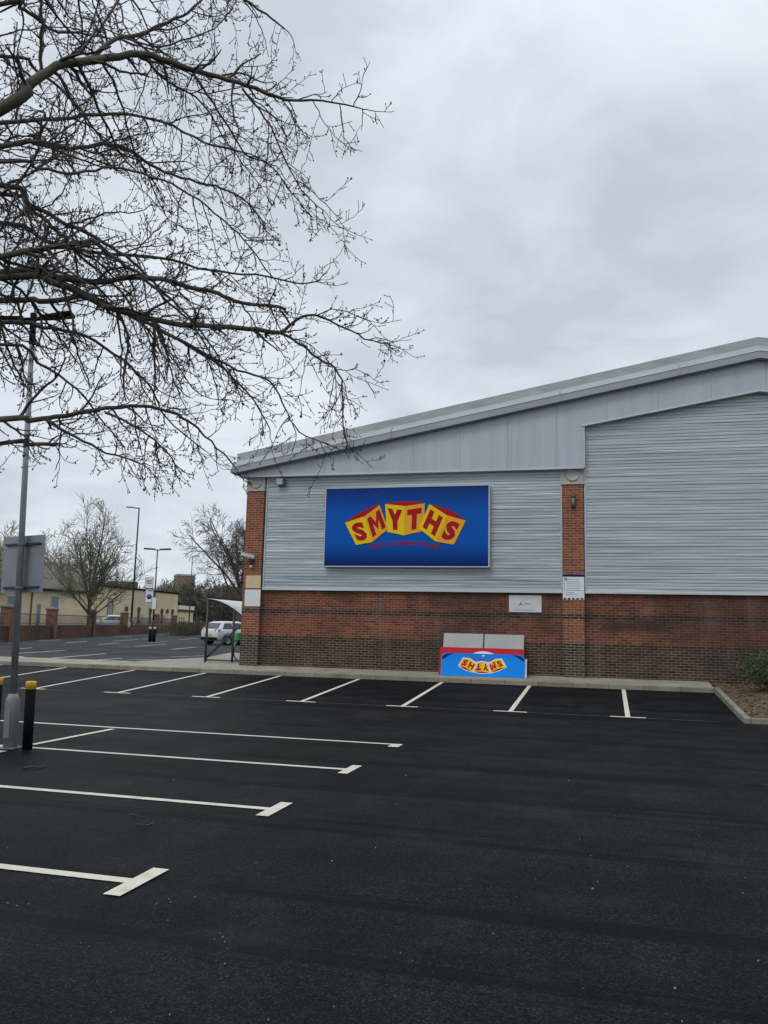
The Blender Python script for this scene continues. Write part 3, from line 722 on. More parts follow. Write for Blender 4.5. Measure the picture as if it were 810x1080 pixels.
PB = dict(h=6.5, r=.5, rmin=.022, tip=.5, seg=(5,8,6,5,3), wig=(.06,.16,.2,.25,.3), trop=(.02,.02,.0,-.02,-.02), kids=(11,8,7,4), start=(.55,.25,.15,.15), ang=((18,56),(30,65),(30,65),(30,60)), rr=(.5,.5,.5,.6), len=(10.0,4.6,2.3,1.2), shape=lambda t: .6+.45*t)
p = at(251, 660, 108); tree('plane_tree', 'large bare dark tree rising behind the cycle shelter by the corner', (p.x,p.y,zfar(p.y)), dict(PB, kids=(13,8,7,4), r=.42), 15, mats=('twig_dark','twig_dark'))
PS = dict(PV, h=2.4, r=.14, kids=(12,7,6), len=(5.2,2.2,1.1), rmin=.014)
for px, d, s, k, lab in ((158,128,31,1.0,'small bare tree behind the cream hall left of the double-headed lamp'),(178,132,32,1.05,'small bare tree behind the cream hall right of the double-headed lamp'),(128,150,33,1.1,'dark bare tree over the hall roof left of the tall street lamp')):
    p = at(px, 660, d); t = tree('small_bare_tree', lab, (p.x,p.y,zfar(p.y)), PS, s, mats=('twig_dark','twig_dark' if s == 33 else 'twig_far'), group='small bare trees behind the cream hall'); t.scale = (k,k,k)
# far wood, reads as one brown mass
rng = random.Random(77); out = []
PW = dict(h=3.2, r=.16, rmin=.04, tip=.4, seg=(3,4,4,3), wig=(.05,.15,.2,.25), trop=(.02,.06,.03,.02), kids=(11,8,6), start=(.15,.12,.1), ang=((20,60),(25,55),(25,60)), rr=(.45,.5,.6), len=(4.8,2.4,1.3))
wb = MB()
for i in range(34):
    p = at(150+i*3.4+rng.uniform(-2,2), 660, rng.uniform(128,165)); o = []
    grow(o, Vector((p.x,p.y,.4)), Vector((0,0,1)), PW['h']*rng.uniform(.95,1.35), PW['r'], 0, rng, PW)
    for lvl, pts, rad in o: wb.tube(pts, rad, 4 if lvl < 2 else 3, 0, False)
tag(wb.build('far_wood', M['twig_far']), 'brown leafless wood massed beyond the cream hall and wall', 'wood', kind='stuff')

b = MB(); b.prism([(-10.6,4.9,.03),(-9.2,4.9,.03),(-9.2,6.3,.03),(-10.6,6.3,.03)], (0,0,-.2)); structure(b.build('tree_pit', M['soil']))
for q_ in (((-10.72,4.78),(-9.08,4.9)),((-10.72,6.3),(-9.08,6.42)),((-10.72,4.9),(-10.6,6.3)),((-9.2,4.9),(-9.08,6.3))):
    b = MB(); b.box((*q_[0],-.1),(*q_[1],.1)); structure(b.build('pit_kerb', M['kerb'], bevel=.01))
# ---- the overhanging plane tree, its limbs reaching in from the left
rng = random.Random(2024)
TB = Vector((-9.9, 5.6, 0))
big = thing('overhanging_tree', 'bare plane tree with long drooping limbs overhanging from the left', 'tree', TB)
tb = MB(); cb = MB(); bb = MB(); sb = MB()
tb.tube([(0,0,-.1),(0,0,.5),(.05,.05,3),(0,.1,6),(.1,.05,9),(.3,0,12)], [.48,.4,.36,.3,.2,.08], 14)
def smooth(P, n=4):
    out = []
    for i in range(len(P)-1):
        p0 = P[max(i-1,0)]; p1 = P[i]; p2 = P[i+1]; p3 = P[min(i+2,len(P)-1)]
        for k in range(n):
            t = k/n; out.append(.5*((2*p1)+(-p0+p2)*t+(2*p0-5*p1+4*p2-p3)*t*t+(-p0+3*p1-3*p2+p3)*t*t*t))
    out.append(P[-1]); return out
limbs = [  # picked-out limbs: pixel path, start and end distance, thickness in px at start and end, joins the trunk
 ([(0,115),(30,91),(60,71),(100,64),(150,58),(190,69),(230,81),(270,93),(300,105),(340,106),(384,116)], 7.6, 9.0, 13, 1.2, 1),
 ([(92,63),(120,43),(146,36),(176,24),(205,8),(225,-15)], 8.0, 8.6, 6, 2, 0),
 ([(60,70),(85,52),(105,30),(122,5),(130,-20)], 7.9, 8.4, 4, 2, 0),
 ([(0,5),(20,8),(40,20),(55,32),(85,35),(118,40),(160,52)], 8.6, 9.6, 5, 1.5, 1),
 ([(0,-40),(60,-30),(120,-15),(180,-12),(240,-8),(280,15),(300,30)], 8.6, 9.4, 7, 1.5, 1),
 ([(0,155),(40,152),(75,157),(110,152),(140,160),(165,178),(200,190),(235,199),(262,214),(280,240)], 8.8, 10.6, 6, 1.3, 1),
 ([(0,172),(40,178),(80,182),(120,177),(160,186),(200,205),(235,232),(265,262),(285,290)], 8.0, 9.0, 4, 1.3, 1),
 ([(0,195),(30,214),(60,231),(100,250),(132,270),(160,296),(190,325),(220,360),(240,395)], 9.0, 9.4, 6, 1.4, 1),
 ([(0,205),(35,223),(62,245),(85,270),(120,300),(150,340),(175,380),(190,420)], 9.4, 10.2, 5, 1.3, 1),
 ([(0,271),(40,264),(75,258),(97,254)], 8.0, 8.2, 7, 6, 1),
 ([(97,254),(125,275),(150,292),(180,320),(205,345),(230,385)], 8.2, 8.8, 5, 1.5, 0),
 ([(0,287),(50,290),(100,297),(150,292),(190,300),(230,310),(255,320),(302,325)], 8.4, 9.2, 8, 3.5, 1),
 ([(0,293),(60,299),(100,318),(140,331),(180,340),(230,344),(270,347),(296,351)], 8.2, 9.3, 8, 5, 1),
 ([(296,351),(312,338),(330,333),(355,341),(385,357),(413,364)], 9.3, 9.8, 4, 1.2, 0),
 ([(296,351),(316,362),(335,377),(358,394),(361,425),(363,460),(372,475)], 9.3, 9.6, 3.5, 1.1, 0),
 ([(0,317),(50,318),(92,313),(125,327),(165,345),(200,365),(235,388),(262,415),(285,450)], 9.2, 9.8, 7, 1.4, 1),
 ([(140,332),(175,352),(215,372),(250,390),(285,402),(300,430),(315,455),(345,468)], 8.7, 9.4, 4, 1.2, 0),
 ([(0,363),(40,382),(80,410),(105,440),(130,470)], 8.6, 9.4, 4, 1.3, 1),
 ([(0,443),(30,444),(60,440),(100,433),(150,428),(180,435),(203,448),(222,466),(247,490)], 8.4, 9.4, 7, 1.5, 1),
 ([(50,444),(80,461),(112,477),(148,489)], 8.6, 9.0, 4, 1.5, 0),
 ([(110,434),(150,455),(175,475),(185,492)], 8.8, 9.2, 3, 1.2, 0),
 ([(0,468),(30,468),(58,469)], 8.5, 8.6, 5, 4, 1),
 ([(0,60),(40,75),(80,110),(110,150),(150,170),(195,170)], 9.2, 10.4, 4, 1.3, 1),
 ([(200,72),(225,110),(245,140),(262,165),(285,175),(320,220)], 8.5, 9.2, 3, 1, 0),
 ([(255,92),(280,125),(300,165),(318,200),(340,222)], 8.7, 9.0, 2.6, 1, 0),
 ([(150,58),(175,85),(215,110),(240,150),(270,190)], 8.2, 9.3, 3, 1, 0),
 ([(0,340),(45,345),(90,355),(130,380),(160,410),(175,440),(215,475)], 10.0, 10.4, 5, 1.3, 1),
 ([(0,235),(50,255),(110,268),(170,272),(220,285),(270,290),(318,300),(340,292)], 9.8, 10.4, 5, 1.2, 1),
 ([(0,130),(60,125),(120,120),(170,128),(215,150),(255,160),(290,175)], 10.2, 11.0, 5, 1.2, 1),
]
balls = []
def twig(o, d, L, r, lvl):
    n = (11,6,4)[lvl]; pts = [o]; rad = [r]; p = o; d = d.normalized(); zig = 1
    ax = d.cross(Vector((rng.uniform(-1,1),rng.uniform(-1,1),rng.uniform(-1,1)))).normalized()
    droop = rng.uniform(-.22,.02); lift = rng.uniform(.0,.42)
    for i in range(n):
        zig = -zig; t = i/n
        curl = droop*(1-t)+lift*t*t if lvl == 0 else lift*.5*t
        d = (d+ax*zig*rng.uniform(.05,.36)+Vector((rng.uniform(-.2,.2),rng.uniform(-.2,.2),rng.uniform(-.2,.2)+curl))).normalized()
        p = p+d*(L/n); pts.append(p); rad.append(max(r*(1-.6*(i+1)/n), .0034))
    cb.tube(pts, rad, 4 if lvl == 0 else 3, 0, False)
    if lvl < 2:
        k = max(2, int(L/((.125,.095)[lvl])))
        for c in range(k):
            f = (.10+.88*(c+rng.random())/k)*n; i = min(int(f), n-1); q = pts[i].lerp(pts[i+1], f-i); dd = pts[i+1]-pts[i]; dd.normalize()
            a = Matrix.Rotation(rng.uniform(0,6.283), 3, dd) @ dd.orthogonal().normalized(); w = R(rng.uniform(28,68))
            ll = (.30,.085)[lvl]*(rng.random()**1.5*1.5+.3)*(1.15-.5*c/k)
            twig(q, dd*math.cos(w)+a*math.sin(w), ll, max(rad[i]*.65,.0036), lvl+1)
    if lvl >= 1:
        for p_ in ([pts[-1]]+([pts[2]] if rng.random() < .5 else [])):
            s = rng.uniform(.005,.0105)
            bb.add([p_+Vector(v)*s for v in ((1,0,0),(-.5,.87,0),(-.5,-.87,0),(0,0,1.5),(0,0,-1.5))], [(0,1,3),(1,2,3),(2,0,3),(1,0,4),(2,1,4),(0,2,4)])
    elif rng.random() < .11:
        q = pts[-2]; e = q-Vector((0,0,rng.uniform(.04,.12))); cb.tube([q,e], .0018, 3, 0, False)
        balls.append(e)
for path, d0, d1, w0, w1, join in limbs:
    n = len(path); P = []
    for i, (x, y) in enumerate(path):
        d = d0+(d1-d0)*i/(n-1)+.06*math.sin(i*.9+d0*7); P.append(at(x, y, d)-TB)
    W = [w0+(w1-w0)*(i/(n-1))**.8 for i in range(n)]
    Rr = [w/2*(d0+(d1-d0)*i/(n-1))/F*.96 for i, w in enumerate(W)]
    if join:
        z = max(2.3, P[0].z*.80-.1); k = (P[0]-P[1]).normalized()
        m = P[0]+k*.9; m = m.lerp(Vector((0,0,z)), .42)+Vector((0,0,-.08))
        P = [Vector((0,0,z)), m]+P; Rr = [Rr[0]*1.3, Rr[0]*1.08]+Rr
    S = smooth(P, 4); RR = []
    for i in range(len(S)):
        f = i/4; a = min(int(f), len(Rr)-2); RR.append(Rr[a]*(1-(f-a))+Rr[a+1]*(f-a))
    S = [s+Vector((rng.uniform(-1,1),rng.uniform(-1,1),rng.uniform(-1,1)))*.012 for s in S]
    tb.tube(S, RR, 8)
    # side twigs
    tot = 0
    for i in range(len(S)-1):
        seg = S[i+1]-S[i]; tot += seg.length
        thick = RR[i]; 
        cnt = seg.length/(.125 if thick < .03 else .15)
        k = int(cnt)+(rng.random() < cnt-int(cnt))
        if join and i < 2: k = 0
        if join and i < 7: k = min(k, 3)
        for _ in range(k):
            q = S[i].lerp(S[i+1], rng.random()); dd = seg.normalized()
            a = Matrix.Rotation(rng.uniform(0,6.283), 3, dd) @ dd.orthogonal().normalized(); w = R(rng.uniform(30,75))
            rest = 1-i/len(S)
            L = (.28+1.15*rng.random()**1.5)*(.40+.75*rest)*(1 if S[i].z > 4.6 else .60)
            twig(q, dd*math.cos(w)+a*math.sin(w)+Vector((0,0,-.10 if S[i].z > 3.4 else .12)), L*(1 if S[i].z > 3.0 else .75), max(.0068, min(.018, thick*.55)), 0)
    if w1 < 2.2: twig(S[-1], S[-1]-S[-3], .35, max(.004,RR[-1]*.9), 0)
tk = tb.build('trunk', M['bark'], big); cr = cb.build('crown', M['twig'], big); bb.build('buds', M['twig'], cr)
sb.lathe((0,0,0), (0,0,-1), [(.0005,0),(.011,.005),(.0165,.017),(.011,.029),(.0005,.034)], 8)
ball = sb.build('seed_ball', M['twig'], cr)
for i, e in enumerate(balls[:100]):
    o = ball if i == 0 else ball.copy()
    if i: COL.objects.link(o); o.parent = cr
    o.location = e
print('twig faces', len(cb.f), len(bb.f), len(balls))

# ------------------------------------------------------------------ shrub and hedge
def leafy(name, c, ext, n, s, mats, rng, parent, lumps=7):
    b = MB(); L = [(Vector((rng.uniform(-.6,.6)*ext[0],rng.uniform(-.6,.6)*ext[1],rng.uniform(.25,.8)*ext[2])), rng.uniform(.35,.6)) for _ in range(lumps)]
    for i in range(n):
        l, r = rng.choice(L); d = Vector((rng.gauss(0,1),rng.gauss(0,1),rng.gauss(0,1))).normalized(); q = l+Vector((d.x*ext[0],d.y*ext[1],d.z*ext[2]*.6))*r*rng.uniform(.5,1.08)
        if q.z < .02: q.z = rng.uniform(.02,.2)
        n1 = (d+Vector((rng.uniform(-1,1),rng.uniform(-1,1),rng.uniform(-.4,1)))*.8).normalized(); a = n1.orthogonal().normalized(); a = Matrix.Rotation(rng.uniform(0,6.3),3,n1)@a; e = n1.cross(a); z = s*rng.uniform(.6,1.3)
        b.add([c+q-a*z,c+q+e*z*.4+n1*z*.1,c+q+a*z,c+q-e*z*.4+n1*z*.1], [(0,1,2,3)], rng.choice(range(len(mats))))
    return b.build(name, mats, parent)
rng2 = random.Random(8)
for px, py, Y, ex, lab in ((806,740,22.6,(.95,.75,1.05),'dark green leafy shrub at the right edge beside the brick wall'),):
    p = onY(px, py, Y); z = bedz(p.x,Y)
    t = thing('shrub', lab, 'shrub', (p.x+.25,Y,z))
    b = MB()
    for i in range(14):
        a = rng2.uniform(0,6.3); e = Vector((math.cos(a)*ex[0]*.6,math.sin(a)*ex[1]*.6,ex[2]*rng2.uniform(.6,.95))); b.tube([(0,0,-.05),e*.5+Vector((0,0,.1)),e], [.014,.009,.004], 5)
    b.build('stems', M['twig'], t)
    leafy('foliage', Vector((0,0,0)), ex, 5200, .035, [M['leaf'],M['leaf'],M['leaf'],M['leaf2']], rng2, t, 12)
p0, p1 = onG(186,671), onG(222,668)
t = thing('hedge', 'low brown winter hedge along the far edge left of the white hatchback', 'hedge', (p0.x,p0.y,zfar(p0.y)))
b = MB(); D = Vector((p1.x-p0.x,p1.y-p0.y,0))
for i in range(5000):
    q = D*rng2.random()+Vector((rng2.uniform(-.8,.8),rng2.uniform(-.8,.8),0)); h = 1.15+.25*noise.noise((q.x*.6,q.y*.6,3)); z = rng2.uniform(0,h)
    d = Vector((rng2.gauss(0,1),rng2.gauss(0,1),rng2.gauss(.6,1))).normalized()*rng2.uniform(.15,.4); b.tube([q+Vector((0,0,z)),q+Vector((0,0,z))+d], [.02,.012], 3, 0, False)
b.build('twigs', M['hedge'], t)
leafy('dead_leaves', D*.5, (abs(D.x)*.55+.4,abs(D.y)*.5+.5,1.2), 3500, .06, [M['hedge'],M['litter']], rng2, t, 14)

# ------------------------------------------------------------------ boundary wall with piers and railings
A = onG(54,673.6); B = onG(130,669.4); fd = (B-A).to_2d().normalized()
def fence_x(px):   # point of the fence line seen in the direction px
    d = ray(px, 660).to_2d(); # solve A + s*fd = t*d
    det = fd.x*(-d.y)+fd.y*d.x; s = (-A.x*(-d.y)-A.y*d.x)/det
    return Vector((A.x+fd.x*s, A.y+fd.y*s))
stops = [fence_x(x) for x in (7,54,96,130.5,164.5,183)]
stops = [stops[0]-fd*7.2*k for k in range(6,0,-1)]+stops
wall = thing('boundary_wall', 'long low brick wall with taller brick piers and grey railings', 'boundary wall')
ang = math.atan2(fd.y, fd.x); nrm = Vector((-fd.y, fd.x))
def seg_box(b, p, q, th, z0, z1):
    o = nrm*th/2; P = [Vector((*(p-o),z0)),Vector((*(q-o),z0)),Vector((*(q+o),z0)),Vector((*(p+o),z0))]
    b.prism(P[::-1], (0,0,z1-z0))
for i, s in enumerate(stops):
    z = zfar(s.y); b = MB(); seg_box(b, s-fd*.3, s+fd*.3, .6, z-.2, z+1.95); pr = b.build('pier', M['brick_post'], wall)
    b = MB(); seg_box(b, s-fd*.36, s+fd*.36, .72, z+1.95, z+2.03); P = Vector((s.x,s.y,z+2.2)); o1 = fd*.34; o2 = nrm*.34
    c4 = [Vector((*(s-o1-o2),z+2.03)),Vector((*(s+o1-o2),z+2.03)),Vector((*(s+o1+o2),z+2.03)),Vector((*(s-o1+o2),z+2.03))]
    b.add(c4+[P], [(0,1,4),(1,2,4),(2,3,4),(3,0,4)]); b.build('cap', M['tile'], pr)
    if i+1 < len(stops):
        e = stops[i+1]; a_, c_ = s+fd*.3, e-fd*.3; zz = min(z, zfar(e.y))
        b = MB(); seg_box(b, a_, c_, .32, zz-.2, zz+.9); b.build('brick_panel', M['brick_far'], wall)
        b = MB(); seg_box(b, a_, c_, .36, zz+.9, zz+.95); b.build('coping', M['tile'], wall)
        b = MB(); seg_box(b, a_, c_, .04, zz+1.02, zz+1.06); seg_box(b, a_, c_, .04, zz+1.6, zz+1.64); L = (c_-a_).length
        for k in range(int(L/.13)):
            m = a_+fd*(k*.13+.06); b.tube([(m.x,m.y,zz+.95),(m.x,m.y,zz+1.68)], .008, 4)
        b.build('railing', M['darkgrey'], wall)

# ------------------------------------------------------------------ background buildings
def wall_frame(a, c, da, dc):
    p = at(a, 660, da); q = at(c, 660, dc); p.z = q.z = 0; d = (q-p); L = d.length; d.normalize(); return p, d, L, Vector((-d.y, d.x, 0))
def place_building(name, label, a, c, da, dc):
    p, d, L, n = wall_frame(a, c, da, dc); t = thing(name, label, 'building', (p.x,p.y,zfar(p.y)-.1), math.atan2(d.y,d.x)); return t, L, p, d
def lx(px, p, d):  # distance along the wall for image column px
    r = ray(px, 660).to_2d(); det = d.x*(-r.y)+d.y*r.x; return (-p.x*(-r.y)-p.y*r.x)/det
def window(t, x0, x1, z0, z1, name='window', frame='pale', glass='glass_blue'):
    b = MB(); w = .09
    for (a,c,e,f) in ((x0,x1,z0,z0+w),(x0,x1,z1-w,z1),(x0,x0+w,z0+w,z1-w),(x1-w,x1,z0+w,z1-w)): b.box((a,-.05,e),(c,0,f))
    o = b.build(name, M[frame], t); b = MB(); b.box((x0+w,-.02,z0+w),(x1-w,0,z1-w)); b.build('pane', M[glass], o); return o
# hall
t, L, p, d = place_building('cream_hall', 'long flat-roofed cream hall with brown-topped slots behind the boundary wall', 101, 186, 97, 118)
hz = 5.3
b = MB(); b.box((0,0,-.3),(L,16,hz)); b.build('wall', M['cream'], t)
b = MB(); b.box((-.1,-.12,hz),(L+.1,16.1,hz+.22)); b.build('roof_edge', M['blackmetal'], t)
b = MB(); b.box((2,3,hz+.22),(L-8,10,hz+.8)); b.box((L*.5,2,hz+.22),(L*.62,5,hz+1.2)); b.build('roof_plant', M['tile'], t)
for px in (132,145.3,157.5,169.8,175.4,181):
    x = lx(px, p, d); 
    b = MB(); b.box((x-.3,-.03,.6),(x+.3,0,2.6)); o = b.build('recess', M['brown'] if px not in (175.4,) else M['pale'], t)
    b = MB(); b.prism([(x-.42,-.06,2.55),(x+.42,-.06,2.55),(x+.42,-.06,2.95),(x+.2,-.06,3.15),(x-.2,-.06,3.15),(x-.42,-.06,2.95)], (0,.06,0)); b.build('brick_head', M['brown'], o)
for px in (149,172.5):
    x = lx(px, p, d); b = MB(); b.prism([(x-.5,-.35,0),(x+1.6,-.35,0),(x-.3,-.35,2.3)], (0,.3,0)); b.build('buttress', M['pale'], t)
x = lx(112, p, d); window(t, x, x+1.3, 1.4, 4.0, 'louvre_panel', 'tile', 'glass_blue')
# house with tiled roof
t, L, p, d = place_building('cream_house', 'cream house with grey tiled roof behind the bare tree', -60, 99, 78, 93)
b = MB(); b.box((0,0,-.3),(L,10,4.6)); b.build('wall', M['cream'], t)
b = MB(); b.prism([(0-.3,-.5,4.5),(L+.2,-.5,4.5),(L+.2,5,7.7),(0,5,7.7)], (0,.02,.15)); b.prism([(L+.2,10.5,4.5),(-.3,10.5,4.5),(0,5.03,7.7),(L+.2,5.03,7.7)], (0,0,.15))
b.add([(L-.05,-.45,4.5),(L-.05,10.4,4.5),(L-.05,5,7.7)], [(0,1,2)]); b.build('roof', M['tile'], t)
b = MB(); b.box((-.3,-.62,4.38),(L+.2,-.5,4.52)); b.build('gutter', M['blackmetal'], t)
for a_, c_, z0, z1 in ((5,14,1.1,3.7),(36.5,42,.4,3.0),(51,60,1.2,3.9),(-30,-20,1.1,3.0)):
    window(t, lx(a_,p,d), lx(c_,p,d), z0, z1)
x = lx(31,p,d); b = MB(); b.cyl((x,-.08,0),(x,-.08,4.4),.07,n=6); b.build('drainpipe', M['brown'], t)
# low annexe, brick houses and tower further off
t, L, p, d = place_building('low_annexe', 'low cream annexe with a white parapet at the hall end', 187, 203, 119, 124)
b = MB(); b.box((0,0,-.3),(L,8,3.2)); b.build('wall', M['cream'], t)
b = MB(); b.box((-.1,-.15,3.2),(L+.1,8.1,3.75)); b.build('parapet', M['white'], t); b = MB(); b.box((-.05,-.1,2.85),(L+.05,-.0,3.2)); b.build('fascia', M['brown'], t)
for k in range(3): window(t, .35+k*.72, .75+k*.72, .7, 2.2, glass='glass')
t, L, p, d = place_building('yellow_house', 'yellow brick house half hidden by the brown wood', 221, 252, 172, 172)
b = MB(); b.box((0,0,-.3),(L,8,7.4)); b.build('wall', M['cream2'], t); b = MB(); b.prism([(-.3,-.4,7.3),(L+.3,-.4,7.3),(L+.3,4,9.0),(-.3,4,9.0)], (0,.02,.2)); b.prism([(L+.3,8.4,7.3),(-.3,8.4,7.3),(-.3,4.03,9.0),(L+.3,4.03,9.0)], (0,0,.2)); b.build('roof', M['tile'], t)
for k in range(3): window(t, .8+k*2, 1.9+k*2, 4.4, 6.2, glass='glass'); 
for k in range(3): window(t, .8+k*2, 1.9+k*2, 1.2, 3.1, glass='glass')
t, L, p, d = place_building('brick_tower', 'distant flat-topped brown brick block above the wood', 184, 203, 260, 262)
b = MB(); b.box((0,0,-.3),(L,8,16.2)); b.build('wall', M['towerb'], t); b = MB(); b.box((-.2,-.2,16.2),(L+.2,8.2,16.7)); b.build('parapet', M['stone'], t)
window(t, 1.2, 3.6, 12.6, 13.6, glass='glass')

# ------------------------------------------------------------------ far lamps and signs
def streetlamp(name, label, base, h, heads, r=.075, mat='darkgrey', group=None):
    t = thing(name, label, 'street lamp', base, 0, group)
    b = MB(); b.tube([(0,0,0),(0,0,1.3),(0,0,1.4)], [r*1.4,r*1.4,r], 10); b.tube([(0,0,1.4),(0,0,h)], [r,r*.65], 10); b.build('column', M[mat], t)
    for s in heads:
        d = Vector((r0.x*s[0], r0.y*s[0], s[2])).normalized(); a = Vector((0,0,h-.05))
        b = MB(); b.tube([a, a+d*s[1]], [r*.55,r*.5], 8); o = b.build('lamp_arm', M[mat], t)
        e = a+d*s[1]; w = Vector((-d.y,d.x,0)).normalized()*.16; f = e+d*.75
        b = MB(); b.prism([e-w*.6, f-w, f+w, e+w*.6], (0,0,.1)); b.build('lantern', M[mat], o, .02)
    return t
p = at(138,660,84); z0 = zfar(p.y); h = at(143.3,533,84).z-z0
t = streetlamp('street_lamp', 'tall dark single-arm street lamp behind the boundary wall', (p.x,p.y,z0), h, [(-1,.55,.02)], .11); t.rotation_euler = (0, R(.4), 0)
sg = onG(160.3,676.6); DS = (sg-CAM).dot(fw)
h = at(163.4,578.3,DS).z-zfar(sg.y)
streetlamp('double_street_lamp', 'double-headed lamp post carrying parking signs in the far car park', (sg.x,sg.y,zfar(sg.y)), h, [(-1,.15,.05),(1,.15,.05)], .06)
for px, lab in ((157.6,'short dark bollard left of the double-headed lamp post'),(162.6,'short dark bollard right of the double-headed lamp post')):
    q = onG(px,677.2)
    if px < 160:
        fb_ = thing('far_bollard', lab, 'bollard', (q.x,q.y,zfar(q.y)), 0, 'bollards at the double-headed lamp post')
        b = MB(); b.tube([(0,0,0),(0,0,.82)], .085, 12); b.build('post', M['blackmetal'], fb_); b = MB(); b.tube([(0,0,.82),(0,0,.96)], .09, 12); b.build('yellow_cap', M['beige'], fb_)
    else:
        c = copy_tree(fb_); c.location = (q.x,q.y,zfar(q.y)); c['label'] = lab
def farsign(name, label, x0, x1, y0, y1, dd, mat='white', group=None):
    a = at(x0,y1,DS-dd); c = at(x1,y0,DS-dd); t = thing(name, label, 'sign', (a.x,a.y,a.z), -YAW)
    w = (c-a).to_2d().length; hh = c.z-a.z; b = MB(); b.box((0,0,0),(w,.03,hh)); b.build('board', M[mat], t); 
    b = MB(); b.box((-.03,.001,-.03),(w+.03,.034,0)); b.box((-.03,.001,hh),(w+.03,.034,hh+.03)); b.box((-.03,.001,0),(0,.034,hh)); b.box((w,.001,0),(w+.03,.034,hh)); b.build('sign_frame', M['darkgrey'], t)
    return t, w, hh
G2 = 'signs fixed to the double-headed lamp post'
t, w, hh = farsign('parking_sign', 'white sign with red print, topmost on the double-headed lamp post', 153,161,609.5,620, .12, group=G2)
b = MB(); 
for k in range(3): b.box((w*.15,-.01,hh*(.42+.15*k)),(w*.85,0,hh*(.50+.15*k)))
b.build('printed_lines', M['redprint'], t)
t, w, hh = farsign('parking_sign', 'white sign with violet disc on the double-headed lamp post', 153,161,620.8,635, .12, group=G2)
b = MB(); b.lathe((w/2,-.002,hh*.42), (0,-1,0), [(w*.34,0),(w*.34,.01),(.001,.012)], 20); b.build('disc', M['blueprint'], t)
b = MB(); b.box((w*.45,-.012,hh*.8),(w*.9,0,hh*.9)); b.build('printed_lines', M['greyprint'], t)
farsign('small_notice', 'small plain white notice lowest on the double-headed lamp post', 159.6,164.4,630,642.3, .2, group=G2)
p = at(199.3,655,112); z0 = zfar(p.y); streetlamp('distant_street_lamp', 'slender distant street lamp against the dark tree near the corner', (p.x,p.y,z0), at(200,585.5,112).z-z0, [(1,.2,0)], .08)
q = onG(181,666); t = thing('a_board', 'small white folding board beside the low hedge', 'board', (q.x,q.y,zfar(q.y)), R(10))
for s in (-1,1):
    b = MB(); b.prism([(-.35,s*.35,0),(.35,s*.35,0),(.3,s*.03,1.05),(-.3,s*.03,1.05)], (0,.03,0)); b.build('leaf', M['white'], t)

